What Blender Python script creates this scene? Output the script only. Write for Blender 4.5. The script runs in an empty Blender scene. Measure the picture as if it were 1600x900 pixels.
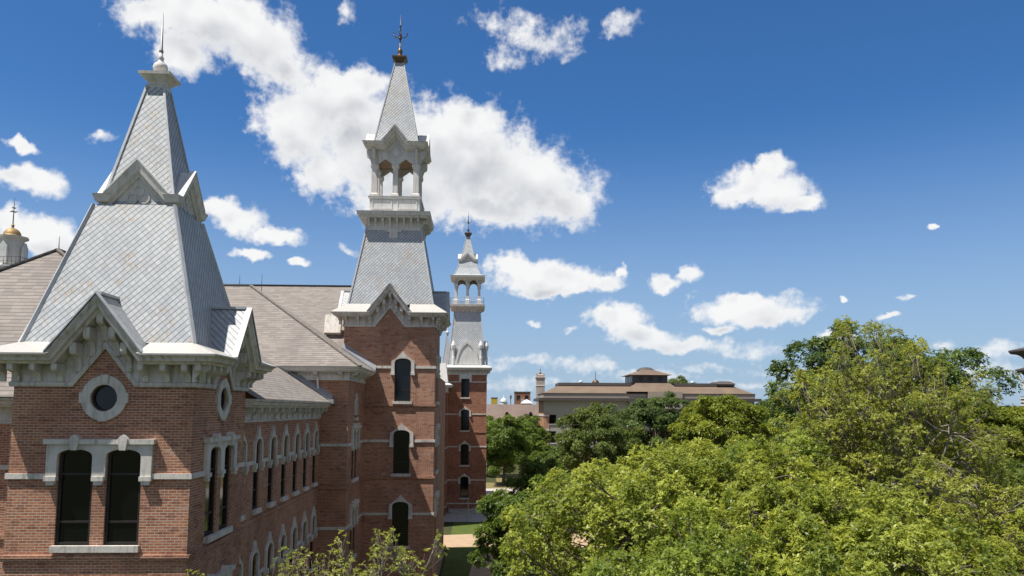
import bpy, bmesh, math, random
import numpy as np
from mathutils import Vector, Matrix
from mathutils.geometry import tessellate_polygon
R = math.radians
S = bpy.context.scene
COL = S.collection
random.seed(4)

# ------------------------------------------------------------------ camera
CAM_Z = 11.6
cd = bpy.data.cameras.new("camera")
cam = bpy.data.objects.new("camera", cd)
COL.objects.link(cam)
yaw, pitch, roll = R(2.375), R(5.6), R(0.25)
f = Vector((math.sin(yaw)*math.cos(pitch), math.cos(yaw)*math.cos(pitch), math.sin(pitch)))
r_ = Vector((math.cos(yaw), -math.sin(yaw), 0)); u_ = r_.cross(f)
r2 = math.cos(roll)*r_ + math.sin(roll)*u_; u2 = -math.sin(roll)*r_ + math.cos(roll)*u_
M = Matrix((r2, u2, -f)).transposed().to_4x4()
M.translation = (0, 0, CAM_Z)
cam.matrix_world = M
cd.sensor_width = 36.0
cd.lens = 36.0*1235/1600
cd.shift_y = 0.0432
cd.clip_start = 0.2
cd.clip_end = 12000
S.camera = cam

# ------------------------------------------------------------------ sun, sky, exposure
SUN_DIR = Vector((0.41, 0.22, -1.0)).normalized()      # the way the light travels
SUN_EL = math.asin(-SUN_DIR.z)
SUN_AZ = math.atan2(-SUN_DIR.x, -SUN_DIR.y)
sl = bpy.data.lights.new("sun", 'SUN'); sl.energy = 5.0; sl.angle = R(0.5); sl.color = (1.0, 0.95, 0.87)
so = bpy.data.objects.new("sun", sl); COL.objects.link(so)
so.rotation_euler = SUN_DIR.to_track_quat('-Z', 'Y').to_euler()
so.location = (-30, -20, 60)
S.view_settings.view_transform = 'Standard'
S.view_settings.look = 'None'
S.view_settings.gamma = 1.0
S.view_settings.exposure = 0.5
S.view_settings.use_curve_mapping = False
S.cycles.max_bounces = 6
S.cycles.transparent_max_bounces = 4
S.cycles.use_denoising = True

class NT:
    """small helper to write node trees"""
    def __init__(s, tree): s.t = tree
    def n(s, typ, **kw):
        nd = s.t.nodes.new(typ)
        for k, v in kw.items(): setattr(nd, k, v)
        return nd
    def put(s, sock, v):
        if hasattr(v, 'is_linked') or isinstance(v, bpy.types.NodeSocket): s.t.links.new(v, sock)
        else: sock.default_value = v
    def m(s, op, a, b=None, c=None, clamp=False):
        nd = s.n('ShaderNodeMath', operation=op, use_clamp=clamp)
        s.put(nd.inputs[0], a)
        if b is not None: s.put(nd.inputs[1], b)
        if c is not None: s.put(nd.inputs[2], c)
        return nd.outputs[0]
    def vm(s, op, a, b=None, out=0):
        nd = s.n('ShaderNodeVectorMath', operation=op)
        s.put(nd.inputs[0], a)
        if b is not None: s.put(nd.inputs[1], b)
        return nd.outputs[out]
    def xyz(s, x, y, z=0.0):
        nd = s.n('ShaderNodeCombineXYZ')
        for i, v in enumerate((x, y, z)): s.put(nd.inputs[i], v)
        return nd.outputs[0]
    def sep(s, v):
        nd = s.n('ShaderNodeSeparateXYZ'); s.put(nd.inputs[0], v); return nd.outputs
    def mix(s, fac, a, b, blend='MIX'):
        nd = s.n('ShaderNodeMix', data_type='RGBA', blend_type=blend)
        s.put(nd.inputs[0], fac); s.put(nd.inputs[6], a); s.put(nd.inputs[7], b)
        return nd.outputs[2]
    def noise(s, vec, scale, detail=4.0, rough=0.55, out=0, dims='3D'):
        nd = s.n('ShaderNodeTexNoise', noise_dimensions=dims)
        if vec is not None: s.put(nd.inputs['Vector'], vec)
        s.put(nd.inputs['Scale'], scale); s.put(nd.inputs['Detail'], detail); s.put(nd.inputs['Roughness'], rough)
        return nd.outputs[out]
    def ramp(s, v, lo, hi, a=0.0, b=1.0, smooth=True):
        nd = s.n('ShaderNodeMapRange', interpolation_type='SMOOTHSTEP' if smooth else 'LINEAR')
        s.put(nd.inputs[0], v)
        for i, q in enumerate((lo, hi, a, b)): s.put(nd.inputs[1+i], q)
        return nd.outputs[0]

SKY_STRENGTH = 0.050
# cumulus banks: azimuth from +Y, elevation, half sizes (all degrees), tilt
CLOUDS = [(-19.6,25.4,5.63,2.28,0),(-15.9,24.4,3.7,2.17,-20),(-21.2,23.0,2.23,1.55,0),(-14.5,22.9,1.76,1.21,-20),(-23.7,25.1,1.76,1.04,0),(-10.9,21.2,4.77,2.6,-10),(-13.3,19.1,3.1,2.32,-30),(-7.1,18.3,6.49,4.14,-10),(-1.7,17.6,7.11,4.21,-10),(3.3,16.3,5.22,2.96,-12),(6.4,15.0,2.74,1.62,-10),(-9.1,22.6,2.54,1.33,0),(-0.8,20.5,2.86,1.38,-10),(-11.6,16.3,2.24,1.74,-30),(-5.2,15.1,5.12,1.79,0),(0.9,14.5,4.73,1.27,0),(20.5,15.3,3.26,1.37,-8),(18.5,15.1,1.84,0.87,0),(20.7,16.6,1.46,0.85,0),(23.0,14.4,1.5,0.76,0),(-29.4,13.9,1.92,1.08,-10),(-30.6,14.3,1.21,0.76,0),(-30.2,16.2,1.09,0.38,-8),(-28.7,10.7,2.42,1.18,-12),(-30.6,11.2,1.33,1.16,0),(-27.7,10.1,1.59,0.8,0),(-17.2,13.0,1.93,1.12,-15),(-14.6,12.2,2.16,0.57,-5),(-16.2,10.8,1.44,0.39,0),(-18.3,13.4,1.16,0.68,0),(-12.7,10.6,0.88,0.36,-10),(4.7,9.6,4.12,1.29,-5),(2.6,10.3,2.16,1.01,0),(8.4,9.3,2.32,0.74,0),(5.6,8.7,3.27,0.55,0),(10.5,9.8,0.64,0.41,0),(13.5,8.9,1.26,0.64,5),(15.1,9.5,0.89,0.63,0),(19.2,7.1,4.11,1.07,-3),(20.9,6.6,2.44,0.7,-3),(18.8,7.9,1.64,0.53,0),(10.0,6.5,2.29,1.15,-12),(11.8,5.4,2.72,0.92,-5),(13.9,4.7,3.4,0.64,-3),(17.2,5.8,1.05,0.4,0),(24.9,5.0,1.75,0.47,5),(28.0,6.2,0.76,0.29,0),(25.2,7.5,0.44,0.21,0),(30.7,11.8,0.29,0.2,0)]
# thin ragged ones
WISPS = [(3.0,26.4,3.39,1.05,-15),(1.8,24.7,1.45,0.66,0),(5.7,25.9,2.17,0.82,10),(10.2,26.7,1.43,0.72,15),(-10.2,27.2,0.74,0.78,0),(6.1,25.6,1.16,0.82,0),(-25.6,17.3,1.19,0.35,15),(28.9,7.5,0.53,0.17,0),(4.0,6.4,0.47,0.19,0),(6.8,5.9,0.56,0.23,0),(-9.7,11.3,0.9,0.31,-30),(17.2,4.5,2.52,0.54,0),(19.7,4.1,1.53,0.44,0),(4.5,3.5,3.94,0.42,-4),(8.2,3.1,2.53,0.41,0),(34.1,3.8,1.55,0.71,-5),(31.2,4.3,0.79,0.41,0),(33.7,2.5,2.03,0.55,0),(22.4,2.9,2.46,0.35,0),(15.6,3.0,2.64,0.32,0),(12.0,2.3,3.2,0.4,0),(27.0,3.0,2.6,0.4,0),(20.0,1.8,3.2,0.35,0),(29.5,1.9,2.6,0.4,0),(-0.5,3.0,3,0.4,0),(3.0,1.9,4,0.4,0)]

def cloud_group():
    g = bpy.data.node_groups.new("cloud_density", 'ShaderNodeTree')
    g.interface.new_socket("P", in_out='INPUT', socket_type='NodeSocketVector')
    g.interface.new_socket("D", in_out='OUTPUT', socket_type='NodeSocketFloat')
    t = NT(g)
    gi = t.n('NodeGroupInput'); go = t.n('NodeGroupOutput')
    P = gi.outputs[0]
    nz = t.noise(P, 0.33, 3.0, 0.5, out=1)
    w = t.vm('SUBTRACT', nz, (0.5, 0.5, 0.5))
    sc = t.n('ShaderNodeVectorMath', operation='SCALE'); t.put(sc.inputs[0], w); sc.inputs[3].default_value = 2.1
    nz2 = t.noise(P, 1.5, 2.0, 0.5, out=1)
    w2 = t.vm('SUBTRACT', nz2, (0.5, 0.5, 0.5))
    sc2 = t.n('ShaderNodeVectorMath', operation='SCALE'); t.put(sc2.inputs[0], w2); sc2.inputs[3].default_value = 0.7
    Q = t.vm('ADD', t.vm('ADD', P, sc.outputs[0]), sc2.outputs[0])
    acc = None; k = 0
    turned = {}
    for lst, bias in ((CLOUDS, 0.0), (WISPS, 0.72)):
        for (a, e, ra, re, rot) in lst:
            rot = min((0, -10, -30, 14), key=lambda q: abs(q-rot))
            key = (rot, k//5)
            if key not in turned:
                q_ = Q if acc is None else t.vm('ADD', Q, t.m('MULTIPLY', acc, 1e-6))   # (keeps the shader's stack short)
                if rot:
                    c, s_ = math.cos(R(rot)), math.sin(R(rot))
                    q_ = t.xyz(t.vm('DOT_PRODUCT', q_, (c, s_, 0), out=1), t.vm('DOT_PRODUCT', q_, (-s_, c, 0), out=1), 0.0)
                turned[key] = q_
            c, s_ = math.cos(R(rot)), math.sin(R(rot))
            ax, ay = c*a+s_*e, -s_*a+c*e
            g_ = 1.65 if bias else 1.12
            ra, re = ra*g_, re*g_
            nd = t.n('ShaderNodeVectorMath', operation='MULTIPLY_ADD')
            t.put(nd.inputs[0], turned[key]); nd.inputs[1].default_value = (1/ra, 1/re, 0); nd.inputs[2].default_value = (-ax/ra, -ay/re, bias)
            L = t.vm('LENGTH', nd.outputs[0], out=1)
            acc = L if acc is None else t.m('SMOOTH_MIN', acc, L, 0.25)
            k += 1
    fb = t.noise(P, 0.75, 8.0, 0.55)
    fb2 = t.noise(P, 2.6, 5.0, 0.55)
    d = t.m('MULTIPLY', t.m('SUBTRACT', 1.0, acc), 1.7)
    rim = t.ramp(acc, 0.25, 0.85, 0.4, 1.0)
    d = t.m('ADD', d, t.m('MULTIPLY', t.m('MULTIPLY', t.m('SUBTRACT', fb, 0.5), 1.9), rim))
    d = t.m('ADD', d, t.m('MULTIPLY', t.m('MULTIPLY', t.m('SUBTRACT', fb2, 0.5), 0.7), rim))
    d = t.m('MAXIMUM', t.m('MINIMUM', d, 3.0), -2.0)
    t.put(go.inputs[0], d)
    return g

def build_world():
    w = bpy.data.worlds.new("World"); S.world = w; w.use_nodes = True
    t = NT(w.node_tree)
    for n in list(w.node_tree.nodes): w.node_tree.nodes.remove(n)
    out = t.n('ShaderNodeOutputWorld'); bg = t.n('ShaderNodeBackground')
    sky = t.n('ShaderNodeTexSky', sky_type='NISHITA')
    sky.sun_disc = False; sky.sun_elevation = SUN_EL; sky.sun_rotation = SUN_AZ % (2*math.pi)
    sky.altitude = 150; sky.air_density = 1.0; sky.dust_density = 0.3; sky.ozone_density = 3.0
    tc = t.n('ShaderNodeTexCoord')
    x, y, z = t.sep(tc.outputs['Generated'])
    deg = 180/math.pi
    az = t.m('MULTIPLY', t.m('ARCTAN2', x, y), deg)
    el = t.m('MULTIPLY', t.m('ARCSINE', z), deg)
    P = t.xyz(az, el, 0.0)
    g = cloud_group()
    def dens(v):
        nd = t.n('ShaderNodeGroup', node_tree=g); t.put(nd.inputs[0], v); return nd.outputs[0]
    d0 = dens(P)
    # shading: the same banks without their fine detail, a little towards the sun, so undersides go grey
    P1 = t.vm('ADD', P, (-0.4, 1.5, 0.0))
    low = None
    for (a, e, ra, re, rot) in CLOUDS:
        if ra*re < 2.4: continue
        ra *= 1.05; re *= 1.05
        nd = t.n('ShaderNodeVectorMath', operation='MULTIPLY_ADD')
        t.put(nd.inputs[0], P1 if low is None else t.vm('ADD', P1, t.m('MULTIPLY', low, 1e-6))); nd.inputs[1].default_value = (1/ra, 1/re, 0); nd.inputs[2].default_value = (-a/ra, -e/re, 0)
        L = t.vm('LENGTH', nd.outputs[0], out=1)
        low = L if low is None else t.m('SMOOTH_MIN', low, L, 0.3)
    n0 = t.noise(P, 0.42, 3.0, 0.42); n1 = t.noise(t.vm('ADD', P, (-0.4, 0.8, 0.0)), 0.42, 3.0, 0.42)
    emb = t.m('MULTIPLY', t.m('SUBTRACT', n1, n0), 1.3)
    alpha = t.ramp(d0, -0.12, 0.85)
    body = t.ramp(t.m('ADD', t.m('SUBTRACT', 1.0, low), t.m('MULTIPLY', t.m('SUBTRACT', n0, 0.5), 1.3)), 0.05, 0.95)
    shade = t.m('ADD', t.m('MULTIPLY', body, 0.75), emb, clamp=True)
    shade = t.m('MULTIPLY', shade, t.ramp(d0, 0.2, 1.5))
    ccol = t.mix(shade, (13.4, 13.4, 13.4, 1), (6.6, 7.0, 7.7, 1))
    haze = t.ramp(el, 9.0, 0.0)
    alpha = t.m('MULTIPLY', alpha, t.ramp(el, 0.5, 7.0, 0.62, 0.98))
    skyt = t.mix(1.0, sky.outputs[0], (0.60, 1.14, 1.66, 1), 'MULTIPLY')
    skyc = t.mix(t.ramp(el, 21.0, -3.0, 0.0, 0.92), skyt, (5.9, 7.6, 9.8, 1))
    col = t.mix(alpha, skyc, ccol)
    # unseen broken cloud added over the rest of the sky, to whiten the fill
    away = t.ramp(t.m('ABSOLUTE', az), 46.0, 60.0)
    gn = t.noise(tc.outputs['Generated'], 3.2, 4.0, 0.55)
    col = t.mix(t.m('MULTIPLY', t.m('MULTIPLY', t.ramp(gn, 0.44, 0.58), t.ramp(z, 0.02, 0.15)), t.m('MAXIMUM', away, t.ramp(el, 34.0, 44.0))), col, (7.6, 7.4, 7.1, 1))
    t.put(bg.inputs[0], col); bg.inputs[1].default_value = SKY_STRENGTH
    t.put(out.inputs[0], bg.outputs[0])
    w.cycles.sampling_method = 'MANUAL'; w.cycles.sample_map_resolution = 512
build_world()

# ------------------------------------------------------------------ materials
def mat(name):
    m = bpy.data.materials.new(name); m.use_nodes = True
    t = NT(m.node_tree)
    bs = m.node_tree.nodes['Principled BSDF']
    bs.inputs['Roughness'].default_value = 0.8
    bs.inputs['Specular IOR Level'].default_value = 0.3
    uv = t.n('ShaderNodeUVMap').outputs[0]
    ob = t.n('ShaderNodeNewGeometry').outputs['Position']
    return m, t, bs, uv, ob
def bump(t, bs, h, dist, strength=1.0):
    b = t.n('ShaderNodeBump'); b.inputs['Distance'].default_value = dist; b.inputs['Strength'].default_value = strength
    t.put(b.inputs['Height'], h); t.put(bs.inputs['Normal'], b.outputs[0])

def brick_mat(name, c1, c2, mortar, bw=0.215, rh=0.073, ms=0.0085, pale=True):
    m, t, bs, uv, ob = mat(name)
    jit = t.vm('ADD', uv, (3.3, 1.7, 0))
    b = t.n('ShaderNodeTexBrick'); t.put(b.inputs['Vector'], jit)
    b.inputs['Color1'].default_value = (*c1, 1); b.inputs['Color2'].default_value = (*c2, 1); b.inputs['Mortar'].default_value = (*mortar, 1)
    b.inputs['Scale'].default_value = 1; b.inputs['Mortar Size'].default_value = ms; b.inputs['Mortar Smooth'].default_value = 0.3
    b.inputs['Brick Width'].default_value = bw; b.inputs['Row Height'].default_value = rh; b.inputs['Bias'].default_value = -0.1
    ux, uy, _ = t.sep(jit)
    row = t.m('FLOOR', t.m('DIVIDE', uy, rh))
    cellx = t.m('FLOOR', t.m('ADD', t.m('DIVIDE', ux, bw), t.m('MULTIPLY', t.m('MODULO', row, 2.0), 0.5)))
    wn = t.n('ShaderNodeTexWhiteNoise', noise_dimensions='2D'); t.put(wn.inputs['Vector'], t.xyz(cellx, row))
    col = t.mix(t.m('MULTIPLY', t.ramp(wn.outputs[0], 0.72, 1.0), 0.5), b.outputs[0], (c1[0]*1.35, c1[1]*1.6, c1[2]*1.7, 1))
    col = t.mix(t.m('MULTIPLY', t.ramp(wn.outputs[0], 0.16, 0.0), 0.55), col, (c2[0]*.5, c2[1]*.5, c2[2]*.55, 1))
    big = t.noise(ob, 0.7, 5, 0.6)
    col = t.mix(t.ramp(big, 0.35, 0.7, 0.0, 0.42), col, (c2[0]*.62, c2[1]*.66, c2[2]*.72, 1))
    if pale:
        pn = t.noise(t.vm('MULTIPLY', ob, (1.6, 1.6, 5.0)), 1.0, 3, 0.6)
        col = t.mix(t.ramp(pn, 0.655, 0.72, 0.0, 0.45), col, (0.5, 0.42, 0.36, 1))
    streak = t.noise(t.vm('MULTIPLY', ob, (3.0, 3.0, 0.22)), 1.0, 4, 0.6)
    col = t.mix(t.ramp(streak, 0.54, 0.74, 0.0, 0.35), col, (c2[0]*.45, c2[1]*.5, c2[2]*.6, 1))
    col = t.mix(b.outputs[1], col, (*mortar, 1)) if False else col
    t.put(bs.inputs['Base Color'], col)
    bs.inputs['Roughness'].default_value = 0.9; bs.inputs['Specular IOR Level'].default_value = 0.15
    bump(t, bs, t.m('SUBTRACT', 1.0, b.outputs[1]), 0.008, 0.8)
    return m

def stone_mat(name, c, dirt=(0.25, 0.23, 0.19), amt=0.5, rough=0.85, bsc=0.004):
    m, t, bs, uv, ob = mat(name)
    n1 = t.noise(ob, 1.7, 6, 0.62); n2 = t.noise(t.vm('MULTIPLY', ob, (8, 8, 0.8)), 1.0, 5, 0.62); n3 = t.noise(ob, 14, 4, 0.6)
    col = t.mix(t.ramp(n1, 0.42, 0.75, 0, amt*0.7), (*c, 1), (*dirt, 1))
    col = t.mix(t.ramp(n2, 0.47, 0.72, 0, amt), col, (dirt[0]*.85, dirt[1]*.8, dirt[2]*.75, 1))
    col = t.mix(t.ramp(n3, 0.4, 0.7, 0, 0.16), col, (c[0]*.6, c[1]*.6, c[2]*.58, 1))
    t.put(bs.inputs['Base Color'], col); bs.inputs['Roughness'].default_value = rough
    bump(t, bs, n3, bsc)
    return m

def tile_mat(name, base, du=0.20, dv=0.215, rust=0.6):
    """diamond laid metal tiles"""
    m, t, bs, uv, ob = mat(name)
    x, y, _ = t.sep(uv)
    p = t.m('DIVIDE', x, du); q = t.m('DIVIDE', y, dv)
    a = t.m('ADD', q, p); b = t.m('SUBTRACT', q, p)
    fa = t.m('FRACT', t.m('ADD', a, 500.0)); fb = t.m('FRACT', t.m('ADD', b, 500.0))
    wn = t.n('ShaderNodeTexWhiteNoise', noise_dimensions='2D')
    t.put(wn.inputs['Vector'], t.xyz(t.m('FLOOR', t.m('ADD', a, 500.0)), t.m('FLOOR', t.m('ADD', b, 500.0))))
    col = t.mix(wn.outputs[0], (base[0]*.86, base[1]*.87, base[2]*.88, 1), (min(1, base[0]*1.1), min(1, base[1]*1.1), min(1, base[2]*1.1), 1))
    n1 = t.noise(ob, 0.9, 5, 0.6)
    col = t.mix(t.ramp(n1, 0.4, 0.7, 0, 0.35), col, (base[0]*.68, base[1]*.71, base[2]*.76, 1))
    rn = t.noise(ob, 0.95, 3, 0.6); rn2 = t.noise(t.vm('MULTIPLY', ob, (16, 16, 4.0)), 1.0, 3, 0.6)
    rmask = t.m('MULTIPLY', t.ramp(rn, 0.50, 0.62), t.ramp(rn2, 0.5, 0.62))
    col = t.mix(t.m('MULTIPLY', rmask, rust), col, (0.38, 0.23, 0.09, 1))
    # grimy laps between the tiles; edge shadow painted in, mostly along one diagonal
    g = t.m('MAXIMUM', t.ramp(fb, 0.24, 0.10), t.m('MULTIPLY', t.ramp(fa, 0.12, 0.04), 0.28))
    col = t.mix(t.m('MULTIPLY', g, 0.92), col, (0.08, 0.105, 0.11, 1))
    t.put(bs.inputs['Base Color'], col)
    bs.inputs['Roughness'].default_value = 0.55; bs.inputs['Specular IOR Level'].default_value = 0.45
    h = t.m('MULTIPLY', t.m('ADD', fa, fb), -0.5)
    bump(t, bs, h, 0.02, 0.7)
    return m

def shingle_mat(name, c1, c2, row=0.19, wid=0.36):
    m, t, bs, uv, ob = mat(name)
    x, y, _ = t.sep(uv)
    wob = t.m('MULTIPLY', t.m('SUBTRACT', t.noise(ob, 3.0, 2), 0.5), 0.03)
    v = t.m('DIVIDE', t.m('ADD', t.m('ADD', y, 300.0), wob), row)
    r = t.m('FLOOR', v); fv = t.m('FRACT', v)
    wr = t.n('ShaderNodeTexWhiteNoise', noise_dimensions='1D'); t.put(wr.inputs['W'], r)
    ux = t.m('ADD', t.m('DIVIDE', t.m('ADD', x, 300.0), wid), t.m('MULTIPLY', wr.outputs[0], 7.0))
    fu = t.m('FRACT', ux)
    wn = t.n('ShaderNodeTexWhiteNoise', noise_dimensions='2D'); t.put(wn.inputs['Vector'], t.xyz(t.m('FLOOR', ux), r))
    col = t.mix(t.ramp(wn.outputs[0], 0.05, 0.95), (*c1, 1), (*c2, 1))
    col = t.mix(t.m('MULTIPLY', t.ramp(wn.outputs[0], 0.88, 1.0), 0.35), col, (0.40, 0.35, 0.31, 1))
    n1 = t.noise(ob, 0.55, 5, 0.6)
    col = t.mix(t.ramp(n1, 0.42, 0.72, 0, 0.4), col, (c2[0]*.7, c2[1]*.7, c2[2]*.72, 1))
    g = t.m('MAXIMUM', t.ramp(fv, 0.26, 0.10), t.m('MULTIPLY', t.ramp(fu, 0.04, 0.01), 0.5))  # shadow line painted along the foot of each row, plus side joints
    col = t.mix(t.m('MULTIPLY', g, 0.6), col, (0.07, 0.06, 0.055, 1))
    t.put(bs.inputs['Base Color'], col)
    bs.inputs['Roughness'].default_value = 0.88; bs.inputs['Specular IOR Level'].default_value = 0.2
    bump(t, bs, t.m('MULTIPLY', fv, -1.0), 0.025, 0.9)
    return m

def plain_mat(name, c, rough=0.6, metallic=0.0, spec=0.35, var=0.25, sc=3.0):
    m, t, bs, uv, ob = mat(name)
    n = t.noise(ob, sc, 5, 0.6)
    col = t.mix(t.ramp(n, 0.3, 0.75), (*c, 1), (c[0]*(1-var), c[1]*(1-var), c[2]*(1-var), 1))
    t.put(bs.inputs['Base Color'], col)
    bs.inputs['Roughness'].default_value = rough; bs.inputs['Metallic'].default_value = metallic; bs.inputs['Specular IOR Level'].default_value = spec
    return m

def seam_mat(name, c, step=0.5):
    m, t, bs, uv, ob = mat(name)
    x, y, _ = t.sep(uv)
    fx = t.m('FRACT', t.m('DIVIDE', t.m('ADD', x, 500.0), step))
    n = t.noise(ob, 0.4, 4, 0.6)
    col = t.mix(t.ramp(n, 0.35, 0.7), (*c, 1), (c[0]*.8, c[1]*.8, c[2]*.82, 1))
    col = t.mix(t.m('MULTIPLY', t.ramp(fx, 0.14, 0.02), 0.4), col, (c[0]*.4, c[1]*.4, c[2]*.4, 1))
    t.put(bs.inputs['Base Color'], col); bs.inputs['Roughness'].default_value = 0.6
    return m

def leaf_mat(name, lo, hi, trans=0.35):
    m, t, bs, uv, ob = mat(name)
    at = t.n('ShaderNodeAttribute', attribute_name='tint')
    col = t.mix(at.outputs['Fac'], (*lo, 1), (*hi, 1))
    t.put(bs.inputs['Base Color'], col)
    bs.inputs['Roughness'].default_value = 0.42; bs.inputs['Specular IOR Level'].default_value = 0.35
    tr = t.n('ShaderNodeBsdfTranslucent')
    t.put(tr.inputs[0], t.mix(0.5, col, (hi[0]*1.25, hi[1]*1.2, hi[2]*.8, 1)))
    mx = t.n('ShaderNodeMixShader'); mx.inputs[0].default_value = trans
    t.put(mx.inputs[1], bs.outputs[0]); t.put(mx.inputs[2], tr.outputs[0])
    t.put(m.node_tree.nodes['Material Output'].inputs[0], mx.outputs[0])
    return m

def ground_mat(name, cols, scale, rough=0.95):
    m, t, bs, uv, ob = mat(name)
    a, b, c = cols
    n1 = t.noise(ob, scale, 6, 0.6); n2 = t.noise(ob, scale*14, 5, 0.7); n3 = t.noise(ob, scale*0.12, 3, 0.5)
    col = t.mix(t.ramp(n1, 0.35, 0.68), (*a, 1), (*b, 1))
    col = t.mix(t.ramp(n2, 0.45, 0.75, 0, 0.6), col, (*c, 1))
    col = t.mix(t.ramp(n3, 0.5, 0.66, 0, 0.5), col, (b[0]*1.3, b[1]*1.1, b[2]*1.0, 1))
    t.put(bs.inputs['Base Color'], col); bs.inputs['Roughness'].default_value = rough; bs.inputs['Specular IOR Level'].default_value = 0.1
    bump(t, bs, n2, 0.03, 0.6)
    return m

BRICK = brick_mat("red_brick", (0.43, 0.185, 0.100), (0.285, 0.115, 0.068), (0.54, 0.45, 0.37), ms=0.0105)
BRICK_OLD = brick_mat("old_red_brick", (0.40, 0.165, 0.095), (0.28, 0.110, 0.066), (0.30, 0.22, 0.18), pale=False)
BRICK_BUFF = brick_mat("buff_brick", (0.50, 0.25, 0.14), (0.40, 0.19, 0.11), (0.45, 0.36, 0.28), pale=False)
BRICK_PINK = brick_mat("pink_brick", (0.54, 0.43, 0.36), (0.46, 0.36, 0.30), (0.5, 0.42, 0.37), pale=False)
STONE = stone_mat("weathered_limestone", (0.63, 0.595, 0.545), amt=0.6)
TRIM = stone_mat("painted_trim", (0.62, 0.585, 0.545), dirt=(0.24, 0.205, 0.165), amt=0.68, rough=0.7, bsc=0.002)
TRIM_L = stone_mat("light_painted_trim", (0.68, 0.645, 0.605), dirt=(0.33, 0.285, 0.235), amt=0.5, rough=0.7, bsc=0.002)
TRIM_W = stone_mat("white_trim", (0.66, 0.655, 0.63), dirt=(0.36, 0.34, 0.30), amt=0.4, rough=0.65, bsc=0.002)
APRON = stone_mat("pale_sheet_metal", (0.45, 0.44, 0.415), dirt=(0.42, 0.38, 0.31), amt=0.35, rough=0.5, bsc=0.001)
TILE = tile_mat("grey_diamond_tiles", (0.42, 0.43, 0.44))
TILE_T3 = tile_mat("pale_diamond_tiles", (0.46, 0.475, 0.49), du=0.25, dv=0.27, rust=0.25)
HIPM = plain_mat("hip_flashing", (0.47, 0.485, 0.50), 0.5, 0.0, 0.4)
SHING = shingle_mat("brown_grey_shingles", (0.272, 0.242, 0.218), (0.215, 0.192, 0.175))
BRONZE = plain_mat("dark_bronze", (0.035, 0.030, 0.027), 0.5, 0.1)
GLASS = plain_mat("dark_glass", (0.005, 0.0055, 0.006), 0.07, 0.0, 0.4, 0.1)
GUTTER = plain_mat("grey_gutter", (0.36, 0.37, 0.39), 0.5, 0.1)
GOLD = plain_mat("gold_leaf", (0.36, 0.24, 0.09), 0.6, 0.3, 0.5)
COPPER = plain_mat("brown_copper", (0.16, 0.105, 0.06), 0.45, 0.5)
IRON = plain_mat("old_iron", (0.13, 0.12, 0.11), 0.55, 0.4)
SPIRE_GREY = plain_mat("dull_grey_metal", (0.30, 0.30, 0.30), 0.45, 0.4)
CEIL = plain_mat("brown_boards", (0.30, 0.22, 0.15), 0.8)
CREAM = stone_mat("cream_boarding", (0.62, 0.60, 0.57), amt=0.25)
SEAM = seam_mat("tan_seamed_metal", (0.19, 0.136, 0.096))
SEAM_R = seam_mat("rose_seamed_metal", (0.18, 0.130, 0.105), 0.6)
DARKROOF = plain_mat("dark_roof_edge", (0.09, 0.075, 0.07), 0.6)
GREYWALL = stone_mat("grey_stone_wall", (0.36, 0.345, 0.295), amt=0.4)
TANWALL = stone_mat("tan_stone_wall", (0.33, 0.28, 0.235), amt=0.3)
YELLOW = plain_mat("yellow_panel", (0.62, 0.42, 0.06), 0.6)
WHITE = plain_mat("white_paint", (0.78, 0.78, 0.77), 0.5)
BARK = stone_mat("grey_bark", (0.155, 0.125, 0.10), dirt=(0.06, 0.05, 0.04), amt=0.6, bsc=0.02)
BARK_PALE = stone_mat("pale_bark", (0.25, 0.215, 0.175), dirt=(0.10, 0.085, 0.07), amt=0.5, bsc=0.02)
LAWN = ground_mat("mown_grass", ((0.045, 0.054, 0.020), (0.060, 0.064, 0.026), (0.028, 0.036, 0.013)), 0.8)
DRY = ground_mat("dry_grass", ((0.22, 0.18, 0.085), (0.17, 0.15, 0.07), (0.12, 0.12, 0.05)), 0.6)
PATHM = ground_mat("tan_gravel_path", ((0.43, 0.31, 0.205), (0.38, 0.275, 0.18), (0.33, 0.24, 0.165)), 1.0)
CONC = ground_mat("pale_concrete", ((0.45, 0.42, 0.38), (0.40, 0.37, 0.34), (0.34, 0.32, 0.29)), 0.7)
L_BRIGHT = leaf_mat("bright_spring_leaves", (0.110, 0.160, 0.022), (0.430, 0.470, 0.080), 0.45)
L_FRESH = leaf_mat("fresh_green_leaves", (0.095, 0.150, 0.022), (0.350, 0.420, 0.070), 0.45)
L_YELL = leaf_mat("yellow_green_leaves", (0.125, 0.165, 0.026), (0.380, 0.400, 0.068), 0.42)
L_GOLD = leaf_mat("golden_green_leaves", (0.110, 0.150, 0.018), (0.310, 0.350, 0.040), 0.42)
L_DARK = leaf_mat("dark_green_leaves", (0.054, 0.096, 0.026), (0.155, 0.220, 0.052))
L_OLIVE = leaf_mat("olive_green_leaves", (0.074, 0.112, 0.022), (0.175, 0.222, 0.044))
L_MID = leaf_mat("mid_green_leaves", (0.075, 0.128, 0.018), (0.175, 0.240, 0.036), 0.4)

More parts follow.
